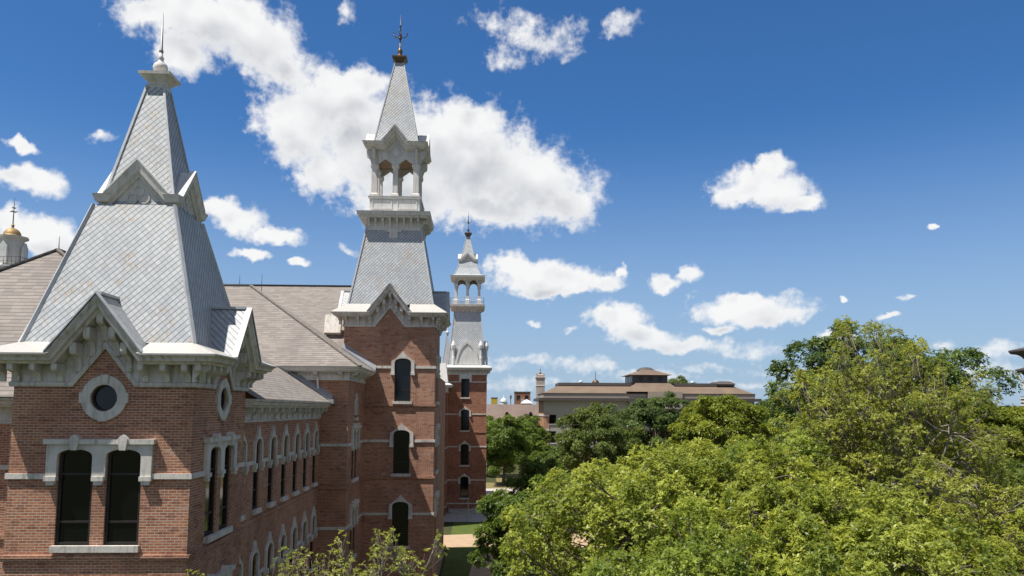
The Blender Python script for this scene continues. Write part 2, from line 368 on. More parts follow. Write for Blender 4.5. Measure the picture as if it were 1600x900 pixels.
# ------------------------------------------------------------------ mesh helpers
def auto_uv(me):
    n = len(me.polygons)
    if not n: return
    nor = np.empty(n*3, np.float32); me.polygons.foreach_get('normal', nor); nor = nor.reshape(-1, 3)
    tot = np.empty(n, np.int32); me.polygons.foreach_get('loop_total', tot)
    vi = np.empty(len(me.loops), np.int32); me.loops.foreach_get('vertex_index', vi)
    co = np.empty(len(me.vertices)*3, np.float32); me.vertices.foreach_get('co', co); co = co.reshape(-1, 3)
    u = np.stack([-nor[:, 1], nor[:, 0], np.zeros(n)], 1)
    L = np.linalg.norm(u, axis=1); flat = L < 0.05
    u[flat] = (1, 0, 0); L[flat] = 1
    u /= L[:, None]
    v = np.cross(nor, u); v[flat] = (0, 1, 0)
    li = np.repeat(np.arange(n), tot)
    p = co[vi]
    uv = np.stack([(p*u[li]).sum(1), (p*v[li]).sum(1)], 1).astype(np.float32)
    lay = me.uv_layers.new(name='UVMap')
    lay.data.foreach_set('uv', uv.ravel())

class MB:
    def __init__(s): s.v = []; s.f = []
    def add(s, vs, fs):
        o = len(s.v); s.v += [tuple(q) for q in vs]; s.f += [tuple(i+o for i in q) for q in fs]; return s
    def quad(s, *p): return s.add(p, [tuple(range(len(p)))])
    def box(s, x0, x1, y0, y1, z0, z1):
        return s.add([(x0,y0,z0),(x1,y0,z0),(x1,y1,z0),(x0,y1,z0),(x0,y0,z1),(x1,y0,z1),(x1,y1,z1),(x0,y1,z1)],
                     [(0,3,2,1),(4,5,6,7),(0,1,5,4),(1,2,6,5),(2,3,7,6),(3,0,4,7)])
    def hexa(s, p):      # 8 points: bottom ring, top ring
        return s.add(p, [(0,3,2,1),(4,5,6,7),(0,1,5,4),(1,2,6,5),(2,3,7,6),(3,0,4,7)])
    def bar(s, a, b, w, h=None):
        a = Vector(a); b = Vector(b); h = h or w
        d = (b-a).normalized(); up = Vector((0,0,1)) if abs(d.z) < .95 else Vector((0,1,0))
        sx = d.cross(up).normalized()*w/2; sz = sx.cross(d).normalized()*h/2
        p = [c+sx*i+sz*j for c in (a, b) for i, j in ((-1,-1),(1,-1),(1,1),(-1,1))]
        return s.hexa(p)
    def tube(s, pts, rad, n=8):
        pts = [Vector(p) for p in pts]
        vs = []; fs = []
        for i, p in enumerate(pts):
            d = (pts[min(i+1, len(pts)-1)]-pts[max(i-1, 0)]).normalized()
            a = d.cross(Vector((0,0,1)) if abs(d.z) < .9 else Vector((1,0,0))).normalized(); b = d.cross(a)
            for k in range(n):
                q = 2*math.pi*k/n; vs.append(p+(a*math.cos(q)+b*math.sin(q))*rad[i])
        for i in range(len(pts)-1):
            for k in range(n): fs.append((i*n+k, i*n+(k+1) % n, (i+1)*n+(k+1) % n, (i+1)*n+k))
        fs.append(tuple(range(n))[::-1]); fs.append(tuple((len(pts)-1)*n+k for k in range(n)))
        return s.add(vs, fs)
    def lathe(s, c, prof, n=16, sq=False):
        """prof: (radius, z); sq: square plan"""
        if sq: n = 4
        vs = []; fs = []
        for r, z in prof:
            for k in range(n):
                a = 2*math.pi*k/n + (math.pi/4 if sq else 0); q = r*(math.sqrt(2) if sq else 1)
                vs.append((c[0]+q*math.cos(a), c[1]+q*math.sin(a), c[2]+z))
        for i in range(len(prof)-1):
            for k in range(n): fs.append((i*n+k, i*n+(k+1) % n, (i+1)*n+(k+1) % n, (i+1)*n+k))
        fs.append(tuple(range(n))[::-1]); fs.append(tuple((len(prof)-1)*n+k for k in range(n)))
        return s.add(vs, fs)
    def slab(s, fr, loops, o0, o1):
        """polygon (u,z) with holes, extruded from o0 to o1 (outwards)"""
        flat = [p for l in loops for p in l]
        tri = tessellate_polygon([[Vector((p[0], p[1], 0)) for p in l] for l in loops])
        fs = []
        for a, b, c in tri:
            (x1, y1), (x2, y2), (x3, y3) = flat[a], flat[b], flat[c]
            if (x2-x1)*(y3-y1)-(x3-x1)*(y2-y1) < 0: a, b, c = c, b, a
            fs.append((a, b, c))
        n = len(flat)
        vs = [fr.p(u, z, o1) for u, z in flat]+[fr.p(u, z, o0) for u, z in flat]
        sides = []; k = 0
        for li, l in enumerate(loops):
            ar = sum(l[i][0]*l[(i+1) % len(l)][1]-l[(i+1) % len(l)][0]*l[i][1] for i in range(len(l)))
            ccw = (ar > 0) == (li == 0)
            for i in range(len(l)):
                a, b = k+i, k+(i+1) % len(l)
                sides.append((a, a+n, b+n, b) if ccw else (b, b+n, a+n, a))
            k += len(l)
        s.add(vs, fs+[tuple(i+n for i in q[::-1]) for q in fs]+sides)
        return s
    def build(s, name, material, parent=None, smooth=False):
        me = bpy.data.meshes.new(name)
        L = base_of(parent)
        me.from_pydata([(x-L[0], y-L[1], z-L[2]) for x, y, z in s.v], [], s.f)
        me.update()
        auto_uv(me)
        if smooth: me.polygons.foreach_set('use_smooth', [True]*len(me.polygons))
        me.materials.append(material)
        o = bpy.data.objects.new(name, me); COL.objects.link(o)
        if parent: o.parent = parent
        return o
def islands(mb, name, material, parent):
    """every separate piece of a mesh as a part of its own"""
    par = list(range(len(mb.v)))
    def find(i):
        while par[i] != i: par[i] = par[par[i]]; i = par[i]
        return i
    for q in mb.f:
        for i in q[1:]: par[find(i)] = find(q[0])
    groups = {}
    for q in mb.f: groups.setdefault(find(q[0]), []).append(q)
    out = []
    for fs in groups.values():
        ids = sorted({i for q in fs for i in q}); mp = {i: k for k, i in enumerate(ids)}
        m2 = MB(); m2.v = [mb.v[i] for i in ids]; m2.f = [tuple(mp[i] for i in q) for q in fs]
        out.append(m2.build(name, material, parent))
    return out
def base_of(o):
    x = Vector((0, 0, 0))
    while o: x = x+o.location; o = o.parent
    return x
def thing(name, label, cat, loc, group=None):
    o = bpy.data.objects.new(name, None); COL.objects.link(o); o.location = loc; o.empty_display_size = 0.5
    o['label'] = label; o['category'] = cat
    if group: o['group'] = group
    return o
def tag(o, label, cat, group=None):
    o['label'] = label; o['category'] = cat
    if group: o['group'] = group
    return o
def struct(name, mb, m):
    o = mb.build(name, m); o['kind'] = 'structure'; return o

class Fr:
    """a vertical wall frame: u along the wall (to the right seen from outside), z up, o outwards"""
    def __init__(s, x, y, k):
        s.c = (x, y)
        s.u, s.n = (((1,0),(0,-1)), ((0,1),(1,0)), ((-1,0),(0,1)), ((0,-1),(-1,0)))[k]
        s.k = k
    def p(s, u, z, o=0.0): return (s.c[0]+s.u[0]*u+s.n[0]*o, s.c[1]+s.u[1]*u+s.n[1]*o, z)
def faces(cx, cy, h): return [Fr(cx, cy-h, 0), Fr(cx+h, cy, 1), Fr(cx, cy+h, 2), Fr(cx-h, cy, 3)]

def arch(c, hw, zs, rise, n=10):
    return [(c+hw*math.cos(math.pi*i/n), zs+rise*math.sin(math.pi*i/n)**0.8) for i in range(n, -1, -1)]
def offs(path, h):
    out = []
    for i, p in enumerate(path):
        ms = []
        for a, b in ((i-1, i), (i, i+1)):
            if a < 0 or b >= len(path): continue
            du, dz = path[b][0]-path[a][0], path[b][1]-path[a][1]; L = math.hypot(du, dz); ms.append((-dz/L, du/L))
        m = ms[0] if len(ms) == 1 else ((ms[0][0]+ms[1][0])/(1+ms[0][0]*ms[1][0]+ms[0][1]*ms[1][1]), (ms[0][1]+ms[1][1])/(1+ms[0][0]*ms[1][0]+ms[0][1]*ms[1][1]))
        out.append((p[0]+m[0]*h, p[1]+m[1]*h))
    return out
def sweep(mb, fr, path, prof, ends=(1, 1)):
    """a moulding profile (o,h) along a path on a wall; ends: 1 = mitred round the corner"""
    vs = []; n = len(prof); m = len(path)
    cols = []
    for o, h in prof:
        q = offs(path, h)
        q[0] = (q[0][0]-o*ends[0], q[0][1]); q[-1] = (q[-1][0]+o*ends[1], q[-1][1])
        cols.append([fr.p(u, z, o) for u, z in q])
    for i in range(m):
        for j in range(n): vs.append(cols[j][i])
    fs = []
    for i in range(m-1):
        for j in range(n-1): fs.append((i*n+j, (i+1)*n+j, (i+1)*n+j+1, i*n+j+1))
    if ends[0] == 0: fs.append(tuple(range(n)))
    if ends[1] == 0: fs.append(tuple((m-1)*n+j for j in range(n))[::-1])
    return mb.add(vs, fs)

# a scroll bracket: local x = across, -y = outwards, z up from its foot, unit: depth 1, height 1
BR = {}
def bracket_mesh(key, w, d, h, m):
    if key in BR: return BR[key]
    prof = [(0,0),(.16,0),(.2,.1),(.16,.2),(.24,.34),(.42,.5),(.72,.56),(.9,.6),(1.0,.7),(1.0,1.0),(0,1.0)]
    mb = MB(); n = len(prof)
    vs = [(sx*w/2, -a*d, b*h) for sx in (-1, 1) for a, b in prof]
    fs = [tuple(range(n))[::-1], tuple(range(n, 2*n))]+[(i, (i+1) % n, n+(i+1) % n, n+i) for i in range(n)]
    mb.add(vs, fs)
    me = bpy.data.meshes.new('bracket'); me.from_pydata(mb.v, [], mb.f); me.update(); auto_uv(me); me.materials.append(m)
    bm = bmesh.new(); bm.from_mesh(me); bmesh.ops.recalc_face_normals(bm, faces=bm.faces); bm.to_mesh(me); bm.free()
    BR[key] = me; return me
def put_bracket(parent, fr, key, u, z, o, w, d, h, m):
    me = bracket_mesh(key, w, d, h, m)
    ob = bpy.data.objects.new('bracket', me); COL.objects.link(ob); ob.parent = parent
    L = base_of(parent); p = Vector(fr.p(u, z, o))
    ob.location = p-L; ob.rotation_euler = (0, 0, fr.k*math.pi/2)
    return ob

# ------------------------------------------------------------------ windows
DEPTH = 0.13
def sash(root, fr, c, hw, z0, zs, rise, rails=(0.26, 0.80), name='window'):
    """the dark frame and its pane, set back in the opening; returns the frame and the opening"""
    hole = [(c-hw, z0)]+arch(c, hw, zs, rise)+[(c+hw, z0)]
    hole = hole[:1]+hole[1:-1]+hole[-1:]
    b = 0.075
    inner = [(c-hw+b, z0+b)]+arch(c, hw-b, zs, max(rise-b*.6, .02))+[(c+hw-b, z0+b)]
    mb = MB().slab(fr, [hole, inner], -DEPTH-.02, -DEPTH+.07)
    H = zs-z0
    for q in rails: mb.slab(fr, [[(c-hw+b-.01, z0+H*q-.03), (c+hw-b+.01, z0+H*q-.03), (c+hw-b+.01, z0+H*q+.03), (c-hw+b-.01, z0+H*q+.03)]], -DEPTH-.01, -DEPTH+.055)
    w = mb.build(name, BRONZE, root)
    MB().slab(fr, [inner], -DEPTH, -DEPTH+.02).build('pane', GLASS, w)
    return w, hole
def sill(parent, fr, c, hw, z, h=0.16, o=0.13):
    MB().slab(fr, [[(c-hw, z-h), (c+hw, z-h), (c+hw, z), (c-hw, z)]], -DEPTH+.05, o).build('sill', STONE, parent)
def win_lancet(root, fr, c, z0, zs=2.2, hw=0.38, rise=0.3, apex=0.45, leg=0.62, ears=True):
    """pointed stone hood on legs"""
    z1 = z0+zs
    w, hole = sash(root, fr, c, hw, z0, z1, rise, rails=(0.3,))
    t = 0.15; zl = z1-leg
    a = arch(c, hw+.004, z1, rise+.004)
    outer = [(c-hw-t, zl), (c-hw-t, z1-.05), (c-hw-t+.02, z1+.12), (c-hw*.72-t*.6, z1+rise*.75+.07), (c-hw*.3-.05, z1+rise+.16), (c, z1+rise+apex),
             (c+hw*.3+.05, z1+rise+.16), (c+hw*.72+t*.6, z1+rise*.75+.07), (c+hw+t-.02, z1+.12), (c+hw+t, z1-.05), (c+hw+t, zl)]
    loop = outer+[(c+hw+.004, zl)]+a[::-1]+[(c-hw-.004, zl)]
    mb = MB().slab(fr, [loop], -.02, .09)
    if ears:
        for s_ in (-1, 1):
            e = c+s_*(hw+t*.5+.01)
            mb.slab(fr, [[(e-.1, zl-.14), (e+.1, zl-.14), (e+.1, zl+.06), (e-.1, zl+.06)]], -.01, .15)
            mb.slab(fr, [[(e-.06, zl-.24), (e+.06, zl-.24), (e+.08, zl-.13), (e-.08, zl-.13)]], -.01, .12)
    mb.build('surround', STONE, w)
    sill(w, fr, c, hw+.08, z0)
    return hole
def win_ogee(root, fr, c, z0, zs=2.15, hw=0.48, rise=0.28, leg=0.6, rails=(0.3,)):
    z1 = z0+zs
    w, hole = sash(root, fr, c, hw, z0, z1, rise, rails=rails)
    t = 0.2; zl = z1-leg
    a = arch(c, hw+.004, z1, rise+.004)
    L = [(-hw-t, zl), (-hw-t, z1+.08), (-hw-t+.03, z1+.13), (-hw*.86-.06, z1+.22), (-hw*.5, z1+rise+.15), (-.14, z1+rise+.24), (-.05, z1+rise+.34)]
    loop = [(c+x, z) for x, z in L]+[(c, z1+rise+.42)]+[(c-x, z) for x, z in L[::-1]]+[(c+hw+.004, zl)]+a[::-1]+[(c-hw-.004, zl)]
    mb = MB().slab(fr, [loop], -.02, .11)
    for s_ in (-1, 1):
        e = c+s_*(hw+t*.5+.01)
        mb.slab(fr, [[(e-.12, zl-.1), (e+.12, zl-.1), (e+.12, zl+.05), (e-.12, zl+.05)]], -.01, .16)
    mb.build('surround', STONE, w)
    sill(w, fr, c, hw+.09, z0)
    return hole
def win_pair(root, fr, c, z0, zs=2.34, hw=0.46, gap=1.28, rise=0.2):
    """two arched sashes under one square headed stone lintel with keystones"""
    z1 = z0+zs; holes = []
    sur = None
    ws = []
    for s_ in (-1, 1):
        w, h = sash(root, fr, c+s_*gap/2, hw, z0, z1, rise); holes.append(h); ws.append(w)
    zl = z1-.62; zt = z1+rise+.24; H = gap/2+hw+.29
    a1 = arch(c-gap/2, hw+.004, z1, rise+.004); a2 = arch(c+gap/2, hw+.004, z1, rise+.004)
    loop = [(c-H, zl), (c-H, zt), (c+H, zt), (c+H, zl), (c+gap/2+hw+.004, zl)]+a2[::-1]+[(c+gap/2-hw-.004, zl), (c-gap/2+hw+.004, zl)]+a1[::-1]+[(c-gap/2-hw-.004, zl)]
    mb = MB().slab(fr, [loop], -.02, .1)
    mb.slab(fr, [[(c-H-.07, zt-.1), (c+H+.07, zt-.1), (c+H+.07, zt+.03), (c-H-.07, zt+.03)]], -.01, .17)
    for s_ in (-1, 1):
        k = c+s_*gap/2
        mb.slab(fr, [[(k-.08, z1+rise-.02), (k+.08, z1+rise-.02), (k+.13, zt+.05), (k+.07, zt+.12), (k, zt+.16), (k-.07, zt+.12), (k-.13, zt+.05)]], -.008, .2)
    for e in (c-H+.14, c, c+H-.14):
        mb.slab(fr, [[(e-.16, zl-.02), (e+.16, zl-.02), (e+.16, zl+.1), (e-.16, zl+.1)]], -.006, .15)
        mb.slab(fr, [[(e-.1, zl-.13), (e+.1, zl-.13), (e+.12, zl-.015), (e-.12, zl-.015)]], -.006, .12)
    mb.build('window_lintel', STONE, root)
    MB().slab(fr, [[(c-H+.24, z0-.17), (c+H-.24, z0-.17), (c+H-.24, z0), (c-H+.24, z0)]], -DEPTH+.05, .13).build('window_sill', STONE, root)
    return holes
def win_round(root, fr, c, z, r=0.36):
    N = 24
    circ = lambda q: [(c+q*math.cos(2*math.pi*i/N), z+q*math.sin(2*math.pi*i/N)) for i in range(N)]
    w = MB().slab(fr, [circ(r), circ(r-.05)], -DEPTH, -DEPTH+.08).build('round_window', BRONZE, root)
    MB().slab(fr, [circ(r-.05)], -DEPTH, -DEPTH+.02).build('pane', GLASS, w)
    mb = MB().slab(fr, [circ(r+.25), circ(r+.002)], -.1, .07)
    for i in range(4):
        a = i*math.pi/2; cx, cz = c+(r+.15)*math.cos(a), z+(r+.15)*math.sin(a); q = .12 if i % 2 else .14
        mb.slab(fr, [[(cx-q, cz-q), (cx+q, cz-q), (cx+q, cz+q), (cx-q, cz+q)]], -.01, .085)
    mb.build('surround', STONE, w)
    return circ(r)
def win_flat(root, fr, c, z0, h, hw, name='window', sillm=True, hood=False):
    hole = [(c-hw, z0), (c-hw, z0+h), (c+hw, z0+h), (c+hw, z0)]
    b = 0.07
    inner = [(c-hw+b, z0+b), (c-hw+b, z0+h-b), (c+hw-b, z0+h-b), (c+hw-b, z0+b)]
    mb = MB().slab(fr, [hole, inner], -DEPTH-.02, -DEPTH+.07)
    mb.slab(fr, [[(c-hw+b, z0+h*.48), (c+hw-b, z0+h*.48), (c+hw-b, z0+h*.48+.06), (c-hw+b, z0+h*.48+.06)]], -DEPTH-.01, -DEPTH+.055)
    w = mb.build(name, BRONZE, root)
    MB().slab(fr, [inner], -DEPTH, -DEPTH+.02).build('pane', GLASS, w)
    if sillm: sill(w, fr, c, hw+.08, z0)
    return w, hole
def wall(root, fr, outline, holes, name='wall', m=None, thick=0.35):
    return MB().slab(fr, [outline]+holes, -thick, 0).build(name, m or BRICK, root)
def belt(mb, fr, u0, u1, z0, z1, gaps=(), o=0.06, ends=(0, 0)):
    """stone course on a wall, interrupted at the window surrounds"""
    cuts = sorted(gaps); a = u0-(o if ends[0] else 0)
    for g0, g1 in cuts+[(u1+(o if ends[1] else 0), None)]:
        if g0-a > .02: mb.slab(fr, [[(a, z0), (g0, z0), (g0, z1), (a, z1)]], -.02, o)
        if g1 is None: break
        a = g1

# ------------------------------------------------------------------ the brick hall with its two towers
hall = thing('brick_hall', 'red brick hall with two grey spired towers, white bracketed cornices and brown shingled roofs', 'building', (-10.2, 30.0, 0))
bpy.context.view_layer.update()

CORN = [(0.02,0.0),(0.07,0.0),(0.09,.05),(0.09,.11),(0.05,.15),(0.05,.60),(0.47,.60),(0.50,.66),(0.60,.68),(0.62,.75),(0.68,.82),(0.70,.87),(0.0,.89)]
def sc_prof(p, a, b): return [(o*a, h*b) for o, h in p]

def gabled_stage(cx, cy, half, zb, g, rise, ov, hh, z_roof, mat_c, key, names=('cornice',), per_side=3, gable_br=(0.0, .40, .80), back_depth=1.4, gwall=True):
    """bracketed eaves that break up into a steep gable on each of four sides; o scaled by ov/.70, h by hh/.87"""
    a, b = ov/.70, hh/.87
    prof = sc_prof(CORN, a, b)
    mb = MB(); ap = MB(); roof = MB(); ridge = MB()
    frs = faces(cx, cy, half)
    path = [(-half, zb), (-g, zb), (0, zb+rise), (g, zb), (half, zb)]
    top = offs(path, hh)
    ang = math.atan2(rise, g)
    for fr in frs:
        sweep(mb, fr, path, prof)
    corn = mb.build(names[0], mat_c, hall)
    for fr in frs:
        gs = top[3][0]
        zt = zb+hh+.004
        inner = half-.08
        for s_ in (-1, 1):
            p = [fr.p(s_*(half+ov+.03), zt, ov+.03), fr.p(s_*(gs-.12), zt, ov+.03), fr.p(s_*(gs-.12), z_roof, -.08), fr.p(s_*inner, z_roof, -.08)]
            # the sheet with its drip edge
            p += [fr.p(s_*(gs-.02), zt-.05, ov+.025), fr.p(s_*(half+ov+.03), zt-.05, ov+.025)]
            ap.add(p, [(0,1,2,3), (5,4,1,0)] if s_ < 0 else [(3,2,1,0), (0,1,4,5)])
        A = offs(path, hh+.02)
        for s_ in (-1, 1):
            i = 1 if s_ < 0 else 3
            ue, ze = A[i]
            de = (A[2][0]-ue, A[2][1]-ze)
            ue2, ze2 = ue-de[0]*.02, ze-de[1]*.02
            p = [fr.p(ue2, ze2, ov+.02), fr.p(A[2][0], A[2][1], ov+.02), fr.p(A[2][0], A[2][1], -back_depth), fr.p(ue2, ze2, -back_depth)]
            roof.quad(*(p if s_ > 0 else p[::-1]))
            B = offs(path, hh+.05)
            # verge strip on the rake
            q = [(ue, ze), A[2], B[2], (B[i][0], B[i][1])]
            ridge.slab(fr, [q], ov-.14, ov+.035)
        ridge.bar(fr.p(0, A[2][1]+.03, ov-.15), fr.p(0, A[2][1]+.03, -back_depth), .14, .07)
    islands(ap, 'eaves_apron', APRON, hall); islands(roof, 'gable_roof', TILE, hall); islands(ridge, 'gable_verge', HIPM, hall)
    # brackets (the two sides in view one by one, the hidden sides too few to matter)
    d = .40*a; hb = .47*b
    for fr in frs[:2]:
        lim = g+.30*b
        us = [half-.12-(half-.12-lim)*i/(per_side-1) for i in range(per_side)]
        for s_ in (-1, 1):
            for uu in us: put_bracket(corn, fr, key, s_*uu, zb+.13*b, .05*a, .15, d, hb, mat_c)
            put_bracket(corn, fr, key, s_*(half+.05*a+d*.45), zb+.13*b, .05*a, .15, d, hb, mat_c)
        for q in gable_br:
            for s_ in ((-1, 1) if q else (1,)):
                uu = q*g
                z0 = zb+rise*(1-uu/g)+.13*b/math.cos(ang)
                put_bracket(corn, fr, key+'g', s_*uu, z0, .05*a, .17, d, .47*b/math.cos(ang), mat_c)
    return corn, frs, path

def frustum(cx, cy, z0, h0, z1, h1, name, m, root, hip=0.09, steps=None):
    mb = MB(); hp = MB()
    st = steps or [(z0, h0), (z1, h1)]
    for (za, ha), (zb_, hb_) in zip(st, st[1:]):
        for fr_a in range(4):
            c = [(-1,-1),(1,-1),(1,1),(-1,1)]
            i, j = c[fr_a], c[(fr_a+1) % 4]
            mb.quad((cx+i[0]*ha, cy+i[1]*ha, za), (cx+j[0]*ha, cy+j[1]*ha, za), (cx+j[0]*hb_, cy+j[1]*hb_, zb_), (cx+i[0]*hb_, cy+i[1]*hb_, zb_))
            if hip: hp.bar((cx+i[0]*ha, cy+i[1]*ha, za), (cx+i[0]*hb_, cy+i[1]*hb_, zb_), hip)
    o = mb.build(name, m, root)
    if hip: islands(hp, 'hip_roll', HIPM, o)
    return o

# ---- near tower
X1, Y1, h1 = -10.18, 24.4, 2.4
zb1 = 12.17
corn1, F1, path1 = gabled_stage(X1, Y1, h1, zb1, .83, 1.04, .77, .87, 13.40, TRIM, 'b1', per_side=3)
wp = offs(path1, .25)
for k, fr in enumerate(F1):
    holes = []
    bm_ = MB(); bc = MB()
    if k < 2:
        holes.append(win_round(hall, fr, 0.02, 11.87))
        hs = win_pair(hall, fr, 0.0, 7.95); holes += hs
        hs = win_pair(hall, fr, 0.0, 3.9); holes += hs
        for zz in (9.70, 5.65):
            belt(bm_, fr, -h1, h1, zz, zz+.145, [(-1.4, 1.4)], ends=(1, 1) if k == 0 else (0, 1))
        islands(bm_, 'belt_course', STONE, hall)
        e0, e1 = (1, 1) if k == 0 else (0, 1)
        bc.slab(fr, [[(-h1-.05*e0, 7.53), (h1+.05*e1, 7.53), (h1+.05*e1, 7.62), (-h1-.05*e0, 7.62)]], -.02, .05)
        bc.slab(fr, [[(-h1-.09*e0, 7.62), (h1+.09*e1, 7.62), (h1+.09*e1, 7.70), (-h1-.09*e0, 7.70)]], -.02, .09)
        islands(bc, 'corbel_course', BRICK, hall)
    out = [(-h1, 0), (h1, 0), (h1, wp[4][1]), (wp[3][0], wp[3][1]), wp[2], (wp[1][0], wp[1][1]), (-h1, wp[0][1])]
    if k in (1, 3): out = [(-h1+.35, 0), (h1-.35, 0), (h1-.35, wp[4][1])]+out[3:6]+[(-h1+.35, wp[0][1])]
    wall(hall, fr, out, holes, 'tower_wall')
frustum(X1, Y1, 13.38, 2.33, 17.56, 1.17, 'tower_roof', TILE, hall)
# gablet stage
g2 = 1.04
F1b = faces(X1+.06, Y1, g2)
pathg = [(-g2, 17.56), (-.80, 17.56), (0, 18.44), (.80, 17.56), (g2, 17.56)]
mb = MB(); rf = MB(); pn = MB(); tre = MB()
profg = [(0.0,-.02),(.05,-.02),(.08,.05),(.16,.10),(.18,.2),(.21,.26),(.22,.30),(-.02,.32)]
for fr in F1b:
    sweep(mb, fr, pathg, profg)
    A = offs(pathg, .305)
    pn.slab(fr, [[(-g2, 17.5), (g2, 17.5), (g2, 17.62), (.80, 17.62), (0, 18.5), (-.80, 17.62), (-g2, 17.62)]], -.06, .0)
    for i in (1, 3):
        p = [fr.p(A[i][0], A[i][1], .22), fr.p(A[2][0], A[2][1], .22), fr.p(A[2][0], A[2][1], -.9), fr.p(A[i][0], A[i][1], -.9)]
        rf.quad(*(p if i == 3 else p[::-1]))
        B = offs(pathg, .345)
        rf.slab(fr, [[A[i], A[2], B[2], B[i]]], .05, .235)
    for q in (-1, 1):
        e = [fr.p(q*(g2+.22), 17.87, .22), fr.p(q*.75, 17.87, .22), fr.p(q*.75, 17.98, -.3), fr.p(q*.7, 17.98, -.3)]
        rf.quad(*(e if q < 0 else e[::-1]))
    # trefoil relief on the panel
    for dx, dz in ((-.17, 0), (.17, 0), (0, .22)):
        N = 14
        tre.slab(fr, [[(dx+.17*math.cos(6.2832*i/N), 17.78+dz+.17*math.sin(6.2832*i/N)) for i in range(N)], [(dx+.125*math.cos(6.2832*i/N), 17.78+dz+.125*math.sin(6.2832*i/N)) for i in range(N)]], -.01, .025+.004*abs(dz > 0)+.002*(dx > 0))
gp = pn.build('gablet_panel', TRIM_L, hall); tre.build('trefoil', TRIM_L, gp)
mb.build('gablet_cornice', TRIM_L, hall); rf.build('gablet_roof', TRIM_W, hall)
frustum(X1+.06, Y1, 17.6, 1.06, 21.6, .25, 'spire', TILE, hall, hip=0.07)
cx = X1+.08
cap = MB().lathe((cx, Y1, 21.5), [(.26,0),(.27,.08),(.24,.1),(.26,.2),(.40,.36),(.47,.38),(.48,.47),(.40,.50),(.12,.55)], sq=True).build('spire_cap', TRIM_L, hall)
MB().lathe((cx, Y1, 22.03), [(.12,0),(.13,.06),(.21,.14),(.225,.24),(.19,.34),(.09,.42),(.075,.5),(.1,.54),(.06,.6),(.055,.75)], 14).build('ball', TRIM_L, cap, smooth=True)
MB().lathe((cx, Y1, 22.75), [(.06,0),(.075,.05),(.05,.1),(.012,1.32)], 8).build('spike', SPIRE_GREY, cap, smooth=True)

# ---- farther tower with belfry
X2, Y2, h2 = -5.2, 48.64, 2.64
zb2 = 16.36
corn2, F2, path2 = gabled_stage(X2, Y2, h2, zb2, .87, 1.12, .66, .80, 17.72, TRIM, 'b2', per_side=3)
wp = offs(path2, .25)
for k, fr in enumerate(F2):
    holes = []; bm_ = MB(); bc = MB()
    if k == 0:
        for z0 in (12.06, 7.94, 3.89): holes.append(win_ogee(hall, fr, .79, z0, 2.2, .47, .27))
        for zz in (13.95, 9.72, 5.6): belt(bm_, fr, -h2, h2, zz, zz+.15, [(.79-.68, .79+.68)], ends=(0, 1))
    if k == 1:
        for z0 in (12.06, 7.94, 3.89): holes += win_pair(hall, fr, -.2, z0, 2.2, .42, 1.2)
        for zz in (13.95, 9.72, 5.6): belt(bm_, fr, -h2, h2, zz, zz+.15, [(-1.5, 1.1)], ends=(0, 1))
    if k < 2:
        islands(bm_, 'belt_course', STONE, hall)
        for zz in (11.78, 7.66, 3.6): bc.slab(fr, [[(-h2, zz), (h2+.07, zz), (h2+.07, zz+.15), (-h2, zz+.15)]], -.02, .07)
        islands(bc, 'corbel_course', BRICK, hall)
    out = [(-h2, 0), (h2, 0), (h2, wp[4][1]), wp[3], wp[2], wp[1], (-h2, wp[0][1])]
    if k in (1, 3): out = [(-h2+.35, 0), (h2-.35, 0), (h2-.35, wp[4][1])]+out[3:6]+[(-h2+.35, wp[0][1])]
    wall(hall, fr, out, holes, 'tower_wall')
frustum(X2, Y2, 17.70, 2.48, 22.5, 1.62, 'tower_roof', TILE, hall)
# bracketed platform
hb = 1.60
FB = faces(X2, Y2, hb); mb = MB()
P2 = [(0.0,0),(.06,0),(.08,.06),(.05,.12),(.05,.70),(.42,.70),(.45,.80),(.54,.84),(.56,1.0),(.60,1.06),(-.2,1.12)]
for fr in FB: sweep(mb, fr, [(-hb, 22.32), (hb, 22.32)], P2)
plat = mb.build('platform_cornice', TRIM_L, hall)
for fr in FB[:2]:
    for i in range(8):
        u = -hb+.12+(2*hb-.24)*i/7
        put_bracket(plat, fr, 'b3', u, 22.50, .05, .12, .36, .50, TRIM_L)
# pendant ornament under the platform
fr = FB[0]; sl_ = (1.62-2.48)/(22.5-17.7)
def pend(fr, name='pendant_ornament'):
    N = 16; mb = MB()
    mb.slab(fr, [[(.27*math.cos(6.2832*i/N), 21.98+.27*math.sin(6.2832*i/N)) for i in range(N)]], -.05, .14)
    mb.slab(fr, [[(-.5, 22.36), (-.42, 22.2), (-.3, 22.22), (-.2, 22.1), (.2, 22.1), (.3, 22.22), (.42, 22.2), (.5, 22.36)]], -.05, .12)
    mb.slab(fr, [[(-.1, 21.75), (0, 21.42), (.1, 21.75)]], -.05, .16)
    mb.slab(fr, [[(-.17, 21.62), (.17, 21.62), (.13, 21.52), (-.13, 21.52)]], -.05, .17)
    return mb.build(name, TRIM_L, hall)
pend(FB[0]); pend(FB[1])
# pedestal
mb = MB().lathe((X2, Y2, 23.40), [(1.50,0),(1.54,.02),(1.54,.1),(1.50,.14),(1.50,.9),(1.58,.95),(1.60,1.04),(1.3,1.06)], sq=True)
ped = mb.build('belfry_pedestal', TRIM_W, hall)
pm = MB()
for fr in faces(X2, Y2, 1.50)[:2]:
    for c in (-.76, .76): pm.slab(fr, [[(c-.62, 23.66), (c+.62, 23.66), (c+.62, 24.22), (c-.62, 24.22)], [(c-.55, 23.72), (c+.55, 23.72), (c+.55, 24.16), (c-.55, 24.16)]], -.01, .03)
pm.build('panel_moulding', TRIM_W, ped)
